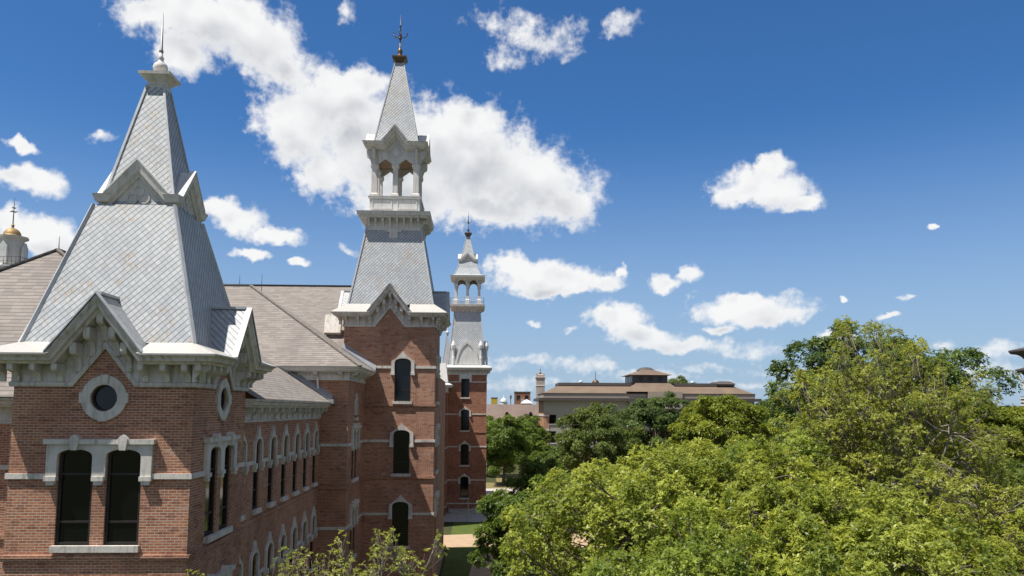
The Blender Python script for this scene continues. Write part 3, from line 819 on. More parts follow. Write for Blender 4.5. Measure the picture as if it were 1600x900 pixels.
# columns
hc = 1.40
for i, (a, b) in enumerate([(-1,-1),(0,-1),(1,-1),(1,0),(1,1),(0,1),(-1,1),(-1,0)]):
    r = .17 if a*b else .15; e = hc-.14
    MB().lathe((X2+a*e, Y2+b*e, 24.45), [(r+.07,0),(r+.07,.14),(r+.02,.18),(r,.22),(r*.94,1.72),(r+.02,1.76),(r+.07,1.86),(r+.07,1.98)], sq=True).build('belfry_column', TRIM_L, hall)
FC = faces(X2, Y2, hc)
pathb = [(-hc, 27.3), (-.62, 27.3), (0, 28.08), (.62, 27.3), (hc, 27.3)]
mb = MB(); rf = MB(); pn = MB(); orn = MB(); vr = MB()
PB = [(0.0,0),(.05,0),(.08,.06),(.30,.10),(.34,.2),(.46,.25),(.50,.36),(.56,.40),(.57,.44),(-.1,.46)]
wpb = offs(pathb, .2)
for k, fr in enumerate(FC):
    sweep(mb, fr, pathb, PB)
    q = .0 if k in (0, 2) else .14
    low = [(-hc+q, 26.38), (-hc+q, wpb[0][1]), wpb[1], wpb[2], wpb[3], (hc-q, wpb[4][1]), (hc-q, 26.38),
           (1.07, 26.38), (1.07, 26.48), (.62, 26.82), (.17, 26.48), (.17, 26.38), (-.17, 26.38), (-.17, 26.48), (-.62, 26.82), (-1.07, 26.48), (-1.07, 26.38)]
    pn.slab(fr, [low], -.14, -.01)
    D = lambda r_: [(r_, 27.2), (0, 27.2+r_), (-r_, 27.2), (0, 27.2-r_)]
    orn.slab(fr, [D(.50), D(.42)], -.02, .03); orn.slab(fr, [D(.30)], -.02, .025)
    for s_ in (-1, 1):
        orn.slab(fr, [[(s_*1.28-.09, 26.5), (s_*1.28+.09, 26.5), (s_*1.28+.09, 27.3), (s_*1.28-.09, 27.3)]], -.02, .06)
    A = offs(pathb, .445); B = offs(pathb, .48)
    for i in (1, 3):
        p = [fr.p(A[i][0], A[i][1], .56), fr.p(A[2][0], A[2][1], .56), fr.p(A[2][0], A[2][1], -1.0), fr.p(A[i][0], A[i][1], -1.0)]
        rf.quad(*(p if i == 3 else p[::-1]))
        vr.slab(fr, [[A[i], A[2], B[2], B[i]]], .4, .575)
    for s_ in (-1, 1):
        e = [fr.p(s_*(hc+.58), 27.75, .58), fr.p(s_*.7, 27.75, .58), fr.p(s_*.7, 27.95, -.1), fr.p(s_*(hc-.1), 27.95, -.1)]
        vr.quad(*(e if s_ < 0 else e[::-1]))
belf = pn.build('belfry_arcade', TRIM_L, hall); orn.build('diamond_ornament', TRIM_L, belf)
bc_ = mb.build('belfry_cornice', TRIM_L, hall); rf.build('belfry_gable_roof', TILE, hall); vr.build('belfry_verge', TRIM_W, hall)
for fr in FC[:2]:
    for s_ in (-1, 1): put_bracket(bc_, fr, 'b4', s_*1.28, 26.25, .02, .16, .34, 1.08, TRIM_L)
fr = FC[3]
put_bracket(bc_, fr, 'b4', 1.28, 26.25, .02, .16, .34, 1.08, TRIM_L)
MB().box(X2-hc+.15, X2+hc-.15, Y2-hc+.15, Y2+hc-.15, 26.95, 27.05).build('belfry_ceiling', CEIL, hall)
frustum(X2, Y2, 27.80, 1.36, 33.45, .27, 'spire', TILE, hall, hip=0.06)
def finial(root, x, y, z, s, ccap, cball, arms=True, sq=True):
    cp = MB().lathe((x, y, z), [(.28*s,0),(.30*s,.06*s),(.27*s,.1*s),(.40*s,.30*s),(.46*s,.36*s),(.46*s,.44*s),(.3*s,.5*s)], sq=sq).build('spire_cap', ccap, root)
    MB().lathe((x, y, z+.45*s), [(.2*s,0),(.22*s,.1*s),(.12*s,.22*s),(.15*s,.34*s),(.17*s,.46*s),(.1*s,.58*s),(.05*s,.7*s),(.045*s,1.0*s)], 12).build('ball', cball, cp, smooth=True)
    mb = MB().lathe((x, y, z+1.35*s), [(.045*s,0),(.04*s,.3*s),(.11*s,.36*s),(.11*s,.44*s),(.05*s,.5*s),(.10*s,.62*s),(.05*s,.72*s),(.035*s,1.2*s),(.07*s,1.25*s),(.03*s,1.3*s),(.008*s,2.0*s)], 8)
    if arms:
        for a in range(4):
            c, q = math.cos(a*math.pi/2), math.sin(a*math.pi/2)
            pts = [(0,0,.62),(.18,0,.5),(.36,0,.56),(.47,0,.72),(.42,0,.84),(.34,0,.78)]
            mb.tube([(x+c*p[0]*s, y+q*p[0]*s, z+(1.35+p[2]-.05)*s) for p in pts], [.03*s]*5+[.02*s], 5)
    mb.build('spike', IRON if ccap is not COPPER else COPPER, cp, smooth=True)
    return cp
finial(hall, X2, Y2, 33.4, 1.0, COPPER, COPPER)

# ---- the long wing between the towers
wx0, wy0, wy1 = -8.0, 26.8, 40.5
frw = Fr(wx0, 0, 1)            # u = world Y
ys = [27.2+2.03*i for i in range(7)]
holes = []; bm_ = MB(); bc = MB()
for z0 in (8.02, 3.97):
    for yy in ys: holes.append(win_lancet(hall, frw, yy, z0))
for zz in (9.62, 5.57): belt(bm_, frw, wy0, wy1, zz, zz+.14, [(yy-.55, yy+.55) for yy in ys], o=.05)
islands(bm_, 'belt_course', STONE, hall)
bc.slab(frw, [[(wy0, 7.6), (wy1, 7.6), (wy1, 7.72), (wy0, 7.72)]], -.02, .05).build('corbel_course', BRICK, hall)
wall(hall, frw, [(wy0-.3, 0), (wy1+.2, 0), (wy1+.2, 11.7), (wy0-.3, 11.7)], holes, 'wing_wall')
PW = [(0,0),(.05,0),(.06,.06),(.03,.1),(.03,.52),(.40,.52),(.42,.58),(.50,.60),(.53,.70),(.60,.74),(.60,.80),(-.1,.82)]
mb = MB(); sweep(mb, frw, [(wy0, 11.12), (wy1, 11.12)], PW, ends=(0, 0)); cw = mb.build('wing_cornice', TRIM, hall)
for i in range(14): put_bracket(cw, frw, 'b5', wy0+.55+i*1.0, 11.20, .03, .14, .36, .44, TRIM)
# wing roof: hipped towards the camera, ridge along Y
rx, rz = -15.9, 17.5; ez = 11.93; ex = wx0+.62; ew = 2*rx-ex; ey = 24.55
mb = MB()
hp_ = (ex+(rx-ex)*.3, ey+(30-ey)*.3, ez+(rz-ez)*.3)
mb.quad((ew, ey, ez), (-8.5, ey, ez), hp_, (rx, 30.0, rz))
mb.quad((ex, 26.85, ez), (ex, 46, ez), (rx, 46, rz), (rx, 30.0, rz), hp_)
mb.quad((ew, 46, ez), (ew, ey, ez), (rx, 30.0, rz), (rx, 46, rz))
wr = mb.build('wing_roof', SHING, hall)
mb = MB(); mb.bar((ew, ey, ez+.03), (rx, 30, rz+.04), .16, .06); mb.bar((hp_[0], hp_[1], hp_[2]+.03), (rx, 30, rz+.04), .16, .06); mb.bar((rx, 30, rz+.04), (rx, 46, rz+.04), .16, .06)
mb.build('ridge_cap', SHING, wr)
MB().tube([(rx, 30.1, rz), (rx, 30.1, rz+.55)], [.02, .008], 6).build('lightning_rod', IRON, wr)
# left front of the wing beside the near tower
frl = Fr(-16, 25.25, 0)
wall(hall, frl, [(-8.4, 0), (4.0, 0), (4.0, 11.6), (-8.4, 11.6)], [], 'wing_wall')
mb = MB(); belt(mb, frl, -8.4, 4.0, 9.70, 9.845, o=.05); islands(mb, 'belt_course', STONE, hall)
mb = MB(); mb.slab(frl, [[(-8.4, 7.6), (4.0, 7.6), (4.0, 7.75), (-8.4, 7.75)]], -.02, .06); islands(mb, 'corbel_course', BRICK, hall)
mb = MB(); sweep(mb, frl, [(-8.6, 11.1), (4.0, 11.1)], PW, ends=(0, 0)); cl = mb.build('wing_cornice', TRIM, hall)
MB().tube([(-13.0, 24.72, 11.72), (-12.95, 24.85, 11.45), (-12.72, 25.1, 11.2), (-12.7, 25.16, 10.9), (-12.7, 25.16, 0.2)], [.06]*5, 8).build('downspout', TRIM_W, hall)

# ---- cross pavilion before the far tower
px1, pyf = -6.6, 40.5
frp = Fr(-10, pyf, 0); frr = Fr(px1, 0, 1)
holes = [win_lancet(hall, frr, 42.85, 11.15, .75, .22, .18, .38, .62, ears=False)]
for z0 in (7.95, 3.9): holes += win_pair(hall, frr, 42.85, z0, 2.25, .36, 1.0, .26)
wall(hall, frp, [(-3.0, 0), (3.4, 0), (3.4, 13.2), (-3.0, 13.2)], [], 'pavilion_wall')
wall(hall, frr, [(pyf+.35, 0), (46.0, 0), (46.0, 13.2), (pyf+.35, 13.2)], holes, 'pavilion_wall')
mb = MB()
for zz in (9.72, 5.6):
    belt(mb, frp, -3.0, 3.4, zz, zz+.145, o=.05, ends=(0, 1)); belt(mb, frr, pyf, 46, zz, zz+.145, [(41.6, 44.1)], o=.05)
islands(mb, 'belt_course', STONE, hall)
mb = MB()
for zz in (7.62, 3.6):
    mb.slab(frp, [[(-3, zz), (3.46, zz), (3.46, zz+.14), (-3, zz+.14)]], -.02, .06); mb.slab(frr, [[(pyf, zz), (46, zz), (46, zz+.14), (pyf, zz+.14)]], -.02, .06)
islands(mb, 'corbel_course', BRICK, hall)
mb = MB()
sweep(mb, frp, [(-4.0, 13.05), (3.4, 13.05)], sc_prof(PW, 1.05, .82), ends=(0, 1)); sweep(mb, frr, [(pyf, 13.05), (46, 13.05)], sc_prof(PW, 1.05, .82), ends=(1, 0))
cp_ = mb.build('pavilion_cornice', TRIM_W, hall)
for u in (.3, 1.75, 3.0): put_bracket(cp_, frp, 'b6', u, 13.12, .03, .22, .40, .36, TRIM)
for yy in (40.75, 41.7, 42.7, 43.7, 44.7): put_bracket(cp_, frr, 'b6', yy, 13.12, .03, .22, .40, .36, TRIM)
dm = MB()
for i in range(14): dm.slab(frp, [[(.5+i*.17, 13.3), (.58+i*.17, 13.3), (.58+i*.17, 13.42), (.5+i*.17, 13.42)]] if abs(.54+i*.17-1.75) > .16 else [[(-3.5+i*.1, 13.3), (-3.46+i*.1, 13.3), (-3.46+i*.1, 13.42), (-3.5+i*.1, 13.42)]], .0, .1)
dm.build('dentils', TRIM, cp_)
# pavilion roof, hipped at its right end
pe = 39.83; pez = 13.72; pxe = -5.93; pry, prz, prx = 46.4, 18.75, -13.4
mb = MB()
mb.quad((-24, pe, pez), (pxe, pe, pez), (prx, pry, prz), (-24, pry, prz))
mb.quad((pxe, pe, pez), (pxe, 2*pry-pe, pez), (prx, pry, prz))
mb.quad((pxe, 2*pry-pe, pez), (-24, 2*pry-pe, pez), (-24, pry, prz), (prx, pry, prz))
pr = mb.build('pavilion_roof', SHING, hall)
mb = MB(); mb.bar((pxe, pe, pez+.03), (prx, pry, prz+.04), .2, .07); mb.bar((prx, pry, prz+.04), (-24, pry, prz+.04), .18, .06); mb.build('ridge_cap', SHING, pr)
MB().tube([(prx+.3, pry+1.2, prz-.1), (prx+.3, pry+1.2, prz+.95)], [.022, .008], 6).build('lightning_rod', IRON, pr)
# flashing where the pavilion roof meets the far tower, and where the wing roof meets the pavilion wall
sl2 = (prz-pez)/(pxe-prx)
MB().hexa([(pxe-.02, 45.72, pez+.02), (pxe-.02, 46.0, pez+.02), (-7.9, 46.0, pez+.02+sl2*1.95), (-7.9, 45.72, pez+.02+sl2*1.95),
           (pxe-.02, 45.72, pez+.12), (pxe-.02, 46.0, pez+.42), (-7.9, 46.0, pez+.42+sl2*1.95), (-7.9, 45.72, pez+.12+sl2*1.95)]).build('roof_flashing', GUTTER, hall)
sw = (rz-ez)/(ex-rx)
MB().hexa([(ex, 40.2, ez+.02), (ex, 40.5, ez+.02), (ex-2.5, 40.5, ez+.02+2.5*sw), (ex-2.5, 40.2, ez+.02+2.5*sw),
           (ex, 40.2, ez+.1), (ex, 40.5, ez+.38), (ex-2.5, 40.5, ez+.30+2.5*sw), (ex-2.5, 40.2, ez+.1+2.5*sw)]).build('roof_flashing', GUTTER, hall)
MB().tube([(-8.15, 40.35, 13.2), (-8.12, 40.38, 12.6), (-8.08, 40.38, 12.35), (-7.75, 40.32, 12.22), (ex+.06, 40.3, 12.02)], [.055]*5, 8).build('downspout', TRIM_W, hall)
MB().box(ex-.15, ex+.12, 40.0, 40.45, 11.86, 12.08).build('gutter_box', GUTTER, hall)
# roof of the range behind
by, bz = 54.0, 19.95
mb = MB()
e_ = 42.0
mb.quad((-24, e_, bz-.75*(by-e_)), (-7.7, e_, bz-.75*(by-e_)), (-7.7, by, bz), (-24, by, bz))
mb.quad((-4.0, 66, bz-.75*12), (-24, 66, bz-.75*12), (-24, by, bz), (-7.7, by, bz))
br_ = mb.build('rear_roof', SHING, hall)
MB().bar((-24, by, bz+.03), (-7.5, by, bz+.03), .2, .08).build('ridge_cap', BRONZE, br_)
MB().tube([(-16.35, by, bz), (-16.35, by, bz+.7)], [.025, .01], 6).build('lightning_rod', IRON, br_)
# hatch
mb = MB()
n_ = Vector((0, -.94, .34))
c = Vector((-9.0, 48.9, 16.75))
uu = Vector((1, 0, 0)); vv = Vector((0, .34, .94))
p = [c+uu*a+vv*b+n_*k for k in (-.1, .22) for a, b in ((-.5,-.62),(.5,-.62),(.5,.62),(-.5,.62))]
MB().hexa(p).build('roof_hatch', stone_mat("stained_white_metal", (0.66, 0.64, 0.60), dirt=(0.40, 0.24, 0.12), amt=0.6), br_)
MB().box(-5.5, -2.7, 51.2, 64, 0, 13.8).build('rear_wall', BRICK, hall)

# ------------------------------------------------------------------ the tall tower hall farther on
X3, Y3, h3 = -1.45, 94.36, 2.36
old = thing('tower_hall', 'far brick hall with a tall slender grey belfry tower standing beyond the two-towered hall', 'building', (X3, 96.0, 0))
F3 = faces(X3, Y3, h3)
hole3 = []
fr = F3[0]; c3 = -.13
w, hl = win_flat(old, fr, c3, 13.0, 2.15, .48); hole3.append(hl)
MB().slab(fr, [[(c3-.72, 14.75), (c3-.72, 15.72), (c3+.72, 15.72), (c3+.72, 14.75), (c3+.484, 14.75), (c3+.484, 15.154), (c3-.484, 15.154), (c3-.484, 14.75)]], -.02, .08).build('surround', TRIM_W, w)
for z0 in (9.2, 5.25, 1.55): hole3.append(win_ogee(old, fr, c3, z0, 2.15, .48, .26, .45))
for k, fr in enumerate(F3):
    out = [(-h3, 0), (h3, 0), (h3, 16.0), (-h3, 16.0)] if k in (0, 2) else [(-h3+.35, 0), (h3-.35, 0), (h3-.35, 16.0), (-h3+.35, 16.0)]
    wall(old, fr, out, hole3 if k == 0 else [], 'tower_wall', BRICK_OLD)
mb = MB()
for zz, g in ((14.72, .74), (11.0, .70), (7.28, .70), (3.5, .70), (.85, 0)):
    for fr in F3[:2]: belt(mb, fr, -h3, h3, zz, zz+.13, [(c3-g, c3+g)] if g and fr.k == 0 else (), o=.05, ends=(0, 1))
islands(mb, 'belt_course', STONE, old)
mb = MB()
for zz in (8.95, 5.0):
    for fr in F3[:2]: mb.slab(fr, [[(-h3, zz), (h3+.06, zz), (h3+.06, zz+.12), (-h3, zz+.12)]], -.02, .06)
islands(mb, 'corbel_course', BRICK_OLD, old)
mb = MB(); pw3 = [(0,0),(.06,0),(.08,.1),(.04,.14),(.04,.55),(.40,.55),(.46,.66),(.60,.72),(.62,.84),(-.1,1.15)]
for fr in F3: sweep(mb, fr, [(-h3, 15.62), (h3, 15.62)], pw3)
c3_ = mb.build('cornice', TRIM_W, old)
for fr in F3[:2]:
    for i in range(12): put_bracket(c3_, fr, 'b7', -h3+.12+i*(2*h3-.24)/11, 15.76, .04, .14, .36, .4, TRIM)
frustum(X3, Y3, 16.7, 2.2, 23.2, 1.52, 'tower_roof', TILE_T3, old, hip=.08)
# front and side ornament gables with urns
for fr in F3[:2]:
    u0 = 0.05
    L = [(-1.45, 16.75), (-1.40, 17.2), (-1.1, 18.3), (-.75, 19.0), (-.35, 19.45), (0, 19.75)]
    lp = [(u0+a, b) for a, b in L]+[(u0-a, b) for a, b in L[::-1][1:]]
    gb = MB().slab(fr, [lp], -1.0, -.02).build('ornament_gable', TRIM_W, old)
    L2 = [(a*.8, 16.9+(b-16.75)*.8) for a, b in L]
    MB().slab(fr, [lp, [(u0+a, b) for a, b in L2]+[(u0-a, b) for a, b in L2[::-1][1:]]], -.03, .06).build('gable_frame', TRIM_W, gb)
    for s_ in (-1, 1):
        p = fr.p(u0+s_*1.6, 16.75, -.1)
        MB().lathe(p, [(.2,0),(.2,.9),(.16,1.0),(.13,1.9),(.26,2.0),(.30,2.3),(.20,2.55),(.08,2.75),(.02,3.0)], 10).build('urn', TRIM_W, old)
mb = MB()
for fr in faces(X3, Y3, 1.52): sweep(mb, fr, [(-1.52, 23.1), (1.52, 23.1)], [(0,0),(.06,0),(.08,.2),(.3,.4),(.5,.48),(.54,.62),(.56,.85),(-.2,.88)])
pl3 = mb.build('platform_cornice', TRIM, old)
for fr in faces(X3, Y3, 1.52)[:2]:
    for i in range(9): put_bracket(pl3, fr, 'b8', -1.4+i*.35, 23.2, .04, .12, .34, .4, TRIM)
mb = MB()
for fr in faces(X3, Y3, 1.95):
    mb.bar(fr.p(-1.95, 24.75), fr.p(1.95, 24.75), .05)
    mb.bar(fr.p(-1.95, 24.15), fr.p(1.95, 24.15), .04)
    for i in range(17): mb.bar(fr.p(-1.95+i*3.9/16, 23.95), fr.p(-1.95+i*3.9/16, 24.75), .03)
mb.build('balcony_rail', TRIM, old)
for a, b in [(-1,-1),(0,-1),(1,-1),(1,0),(1,1),(0,1),(-1,1),(-1,0)]:
    MB().lathe((X3+a*1.38, Y3+b*1.38, 23.96), [(.26,0),(.26,.55),(.16,.65),(.14,2.2),(.22,2.4),(.24,2.5)], sq=True).build('belfry_column', TRIM_W, old)
mb = MB()
for k, fr in enumerate(faces(X3, Y3, 1.55)):
    q = 0 if k in (0, 2) else .2
    pts = [(-1.55+q, 26.4), (-1.55+q, 27.2), (1.55-q, 27.2), (1.55-q, 26.4), (1.2, 26.4)]+[(.69+.5*math.cos(math.pi*i/8), 26.4+.48*math.sin(math.pi*i/8)) for i in range(1, 8)]+[(.18, 26.4), (-.18, 26.4)]+[(-.69+.5*math.cos(math.pi*i/8), 26.4+.48*math.sin(math.pi*i/8)) for i in range(1, 8)]+[(-1.2, 26.4)]
    mb.slab(fr, [pts], -.2, 0)
mb.build('belfry_arcade', TRIM, old)
mb = MB()
for fr in faces(X3, Y3, 1.55): sweep(mb, fr, [(-1.55, 26.9), (1.55, 26.9)], [(0,0),(.08,.0),(.3,.2),(.48,.28),(.52,.5),(-.3,.62)])
mb.build('belfry_cornice', TRIM_W, old)
frustum(X3, Y3, 27.4, 1.75, 29.3, .92, 'belfry_roof', TILE_T3, old, hip=.06, steps=[(27.42, 1.9), (27.6, 1.55), (28.4, 1.2), (29.3, .96)])
mb = MB()
pg = [(-.96, 29.2), (-.75, 29.2), (0, 29.85), (.75, 29.2), (.96, 29.2)]
pn = MB()
for fr in faces(X3, Y3, .96):
    sweep(mb, fr, pg, [(0,-.02),(.06,-.02),(.1,.1),(.2,.16),(.22,.34),(-.5,.36)])
    pn.slab(fr, [[(-.9, 29.1), (.9, 29.1), (.9, 29.3), (.75, 29.3), (0, 29.95), (-.75, 29.3), (-.9, 29.3)]], -.3, -.01)
mb.build('gablet_cornice', TRIM_W, old); pn.build('gablet_panel', TRIM, old)
frustum(X3, Y3, 29.3, .92, 32.5, .17, 'spire', TILE_T3, old, hip=.05)
finial(old, X3, Y3, 32.45, .95, IRON, IRON)
# the wing of that hall at the tower's left
fo = Fr(-4.6, 88.5, 0); fo2 = Fr(-3.55, 0, 1)
MB().box(-12, -4.55, 79.5, 88.5, 0, 13.9).build('wing_wall', BRICK_OLD, old)  # front block added out of sight so its shadow covers the paved yard
MB().box(-12, -3.55, 88.5, 112, 0, 13.9).build('wing_wall', BRICK_OLD, old)
mb = MB()
for zz in (11.0, 7.28, 3.5, .85): belt(mb, fo, -3, 1.05, zz, zz+.13, o=.05, ends=(0, 1)); belt(mb, fo2, 88.5, 92, zz, zz+.13, o=.05)
islands(mb, 'belt_course', STONE, old)
mb = MB(); sweep(mb, fo, [(-6, 13.5), (1.05, 13.5)], pw3, ends=(0, 1)); sweep(mb, fo2, [(88.5, 13.5), (94, 13.5)], pw3, ends=(1, 0)); cwo = mb.build('wing_cornice', TRIM_W, old)
for i in range(5): put_bracket(cwo, fo, 'b7', -.9+i*.45, 13.64, .04, .14, .36, .4, TRIM)
mb = MB(); mb.hexa([(-5.0,88.3,14.6),(-3.45,88.3,14.6),(-3.45,92,14.6),(-5.0,92,14.6),(-4.7,88.8,16.8),(-3.7,88.8,16.8),(-3.7,91,16.8),(-4.7,91,16.8)]); mb.build('corner_pedestal', TRIM_W, old)
frustum(-4.2, 104, 14.4, 1.0, 21.6, .06, 'spire', TILE_T3, old, hip=.05)
MB().lathe((-4.2, 104, 21.4), [(.1,0),(.22,.2),(.24,.35),(.1,.5),(.02,.9)], 10).build('ball', TRIM_W, old)
MB().box(-3.3, .6, 90.4, 91.9, 0, .35).box(-3.0, .3, 89.7, 90.4, 0, .18).build('stone_steps', CONC, old)

# ------------------------------------------------------------------ gold domed cupola tower, far left
dx, dy = -72.7, 120.0
dome = thing('domed_hall', 'distant hall crowned by a cream cupola with a gold dome, at the far left', 'building', (dx, dy, 0))
MB().box(dx-16, dx+16, dy-6, dy+14, 0, 21).build('wall', BRICK_OLD, dome)
mb = MB()
mb.quad((dx-17,dy-7,21),(dx+17,dy-7,21),(dx+8,dy+4,27.5),(dx-8,dy+4,27.5)); mb.quad((dx+17,dy-7,21),(dx+17,dy+15,21),(dx+8,dy+4,27.5)); mb.quad((dx+17,dy+15,21),(dx-17,dy+15,21),(dx-8,dy+4,27.5),(dx+8,dy+4,27.5)); mb.quad((dx-17,dy+15,21),(dx-17,dy-7,21),(dx-8,dy+4,27.5))
mb.build('roof', SHING, dome)
MB().lathe((dx, dy+4, 24), [(3.0,0),(3.0,8.2),(3.5,8.5),(3.6,8.9),(3.2,9.0)], sq=True).build('cupola_base', CREAM, dome)
MB().lathe((dx, dy+4, 33.0), [(1.95,0),(1.95,.4),(1.75,.5),(1.75,4.3),(1.9,4.5),(2.35,4.7),(2.4,4.95),(1.7,5.05)], 8).build('cupola_drum', CREAM, dome)
MB().lathe((dx, dy+4, 38.0), [(1.28,0),(1.28,.15)]+[(1.25*math.cos(a*math.pi/20), .15+1.25*math.sin(a*math.pi/20)) for a in range(10)]+[(.2,1.42),(.16,1.6),(.24,1.8),(.16,2.0)], 24).build('gold_dome', GOLD, dome, smooth=True)
mb = MB().lathe((dx, dy+4, 39.7), [(.10,0),(.08,2.6),(.02,4.6)], 6)
for a in range(2):
    c, s_ = (1, 0) if a == 0 else (0, 1)
    mb.bar((dx-c*.6, dy+4-s_*.6, 42.0), (dx+c*.6, dy+4+s_*.6, 42.0), .1); mb.bar((dx-c*.35, dy+4-s_*.35, 42.6), (dx+c*.35, dy+4+s_*.35, 42.6), .1)
mb.build('weather_vane', IRON, dome)
mb = MB()
for fr in faces(dx, dy+4, 3.3):
    for zz in (33.6, 34.3): mb.bar(fr.p(-3.3, zz), fr.p(3.3, zz), .06)
    for i in range(12): mb.bar(fr.p(-3.3+i*.6, 32.9), fr.p(-3.3+i*.6, 34.3), .05)
mb.build('balcony_rail', IRON, dome)
for fr in faces(dx, dy+4, 2.0)[:2]:
    MB().slab(fr, [[(-.6, 33.6), (.6, 33.6), (.6, 36.2), (0, 37.0), (-.6, 36.2)]], -.1, .25).build('drum_window', TRIM_W, dome)

# ------------------------------------------------------------------ long tan roofed science hall
YB = 150.0; k_ = YB/1235
def bear(px): return math.tan(math.atan((px-800)/1235)+R(2.375))     # bearing from the camera
def bx(px): return bear(px)*YB
def bzz(py): return CAM_Z+(640-py)*k_
lab = thing('long_hall', 'long stone and brick hall with tan metal roof and square roof lantern behind the trees', 'building', (32, YB, 0))
xl, xr = bx(850), bx(1178)
fb = Fr((xl+xr)/2, YB, 0); hwid = (xr-xl)/2
holes = []
for i in range(13):
    u = -hwid+1.6+i*(2*hwid-3.2)/12
    for z0, hh_ in ((9.0, 1.7), (5.4, 2.2), (1.6, 2.4)):
        w, hl = win_flat(lab, fb, u, z0, hh_, .75); holes.append(hl)
zc = bzz(625)
wall(lab, fb, [(-hwid, 0), (hwid, 0), (hwid, zc), (-hwid, zc)], holes, 'front_wall', GREYWALL)
MB().box(xl, xr, YB+.4, YB+13, 0, zc).build('side_wall', BRICK_BUFF, lab)
MB().box(xl-.05, xl+1.0, YB-.12, YB+13.1, 0, zc-2.4).build('corner_pier', BRICK_BUFF, lab)
mb = MB()
for zz in (10.4, 7.7, 4.6): mb.box(xl-.14, xl+1.05, YB-.2, YB+13.15, zz, zz+.3)
islands(mb, 'belt_course', STONE, lab)
MB().box(xl-1.0, xr+1.0, YB-1.1, YB+14.1, zc-.1, zc+.45).build('cornice', DARKROOF, lab)
MB().box(xl-.1, xr+.1, YB-.1, YB+13.1, zc+.45, zc+1.25).build('parapet', TANWALL, lab)
MB().box(xl-.2, xr+.2, YB-.2, YB+13.2, zc+1.25, zc+1.4).build('parapet_cap', DARKROOF, lab)
rb, rt = zc+1.4, bzz(601)
mb = MB()
def roofblock(mb, x0, x1, y0, y1, z0, z1, ins):
    a = [(x0,y0,z0),(x1,y0,z0),(x1,y1,z0),(x0,y1,z0)]; b = [(x0+ins,y0+ins,z1),(x1-ins,y0+ins,z1),(x1-ins,y1-ins,z1),(x0+ins,y1-ins,z1)]
    return mb.add(a+b, [(0,1,5,4),(1,2,6,5),(2,3,7,6),(3,0,4,7),(4,5,6,7)])
roofblock(mb, xl+.3, xr, YB+.2, YB+12.8, rb, rt, 3.0); mb.build('roof', SEAM, lab)
mb = MB(); roofblock(mb, xl+3.1, xr-2.8, YB+2.9, YB+10.1, rt, rt+.55, .05); roofblock(mb, xr-6.5, xr-2.5, YB+2.6, YB+10.2, rt+.4, rt+1.0, 1.0); mb.build('roof_deck', DARKROOF, lab)
# central bay and lantern
cl_, cr_ = bx(982), bx(1064)
MB().box(cl_, cr_, YB-1.0, YB+6, zc-1.5, zc+.5).build('bay_wall', GREYWALL, lab)
MB().box(cl_+3.6, cr_, YB-1.02, YB+6, zc+.5, zc+1.7).build('bay_parapet', TANWALL, lab)
mb = MB(); roofblock(mb, cl_-.4, cr_+.2, YB-.8, YB+9, zc+1.7, bzz(597), 2.1); mb.build('bay_roof', SEAM, lab)
ll, lr = bx(992), bx(1047)
fl = Fr((ll+lr)/2, YB+2.0, 0); hl_ = (lr-ll)/2
circ = lambda c, z, q: [(c+q*math.cos(6.2832*i/14), z+q*math.sin(6.2832*i/14)) for i in range(14)]
zl = (bzz(596)+bzz(584))/2
lant = wall(lab, fl, [(-hl_, bzz(598)), (hl_, bzz(598)), (hl_, bzz(583.5)), (-hl_, bzz(583.5))], [circ(q*hl_*.55, zl, .5) for q in (-1, 0, 1)], 'lantern_wall', DARKROOF)
MB().box(ll, lr, YB+2.5, YB+10, bzz(598), bzz(583.5)).build('lantern_core', TANWALL, lab)
for q in (-1, 0, 1): MB().slab(fl, [circ(q*hl_*.55, zl, .5)], -.3, -.2).build('lantern_window', GLASS, lab)
for i in range(4): MB().box(ll-.05, ll+.02, YB+3.0+i*1.6, YB+3.9+i*1.6, bzz(595), bzz(586)).build('lantern_window', GLASS, lab)
mb = MB(); roofblock(mb, ll-.8, lr+.8, YB+1.2, YB+10.8, bzz(584), bzz(575), 3.0); mb.build('lantern_roof', SEAM, lab)
MB().lathe(((ll+lr)/2, YB+6, bzz(575.5)), [(1.9,0),(1.5,.35),(.9,.6),(.1,.7)], 10).build('lantern_cap', DARKROOF, lab)
MB().lathe((bx(938), YB+6, bzz(599)), [(.75,0),(.75,.25)]+[(.72*math.cos(a*math.pi/16), .3+.75*math.sin(a*math.pi/16)) for a in range(8)]+[(.06,1.1),(.05,2.4),(.01,2.6)], 12).build('roof_cupola', COPPER, lab)
for q in (914, 1095): MB().lathe((bx(q), YB+6, bzz(600)), [(.28,0),(.28,.6),(.4,.65),(.36,.9),(.05,1.0)], 10).build('roof_vent', WHITE, lab)

# the slim brick chimney tower behind it
Yc = 185.0; kc = Yc/1235
chim = thing('brick_tower', 'slim pink brick tower with a corniced top rising left of the tan roof', 'tower', (bear(844.5)*Yc, Yc, 0))
cxx = bear(844.5)*Yc; zt = CAM_Z+(640-592)*kc
MB().lathe((cxx, Yc, 0), [(.98,0),(.98,zt)], sq=True).build('shaft', BRICK_PINK, chim)
MB().lathe((cxx, Yc, zt), [(.98,-1.7),(1.05,-1.65),(1.05,-1.5),(.98,-1.45)], sq=True).build('band', STONE, chim)
MB().lathe((cxx, Yc, zt), [(1.0,0),(1.12,.2),(1.12,.45),(.98,.5),(.98,.9),(.5,1.05),(.3,1.1)], sq=True).build('cornice', BRICK_PINK, chim)
for a, b in ((-1,-1),(1,-1),(1,1),(-1,1)): MB().lathe((cxx+a*.8, Yc+b*.8, zt+.9), [(.15,0),(.15,.4),(.02,.6)], sq=True).build('pinnacle', BRICK_PINK, chim)
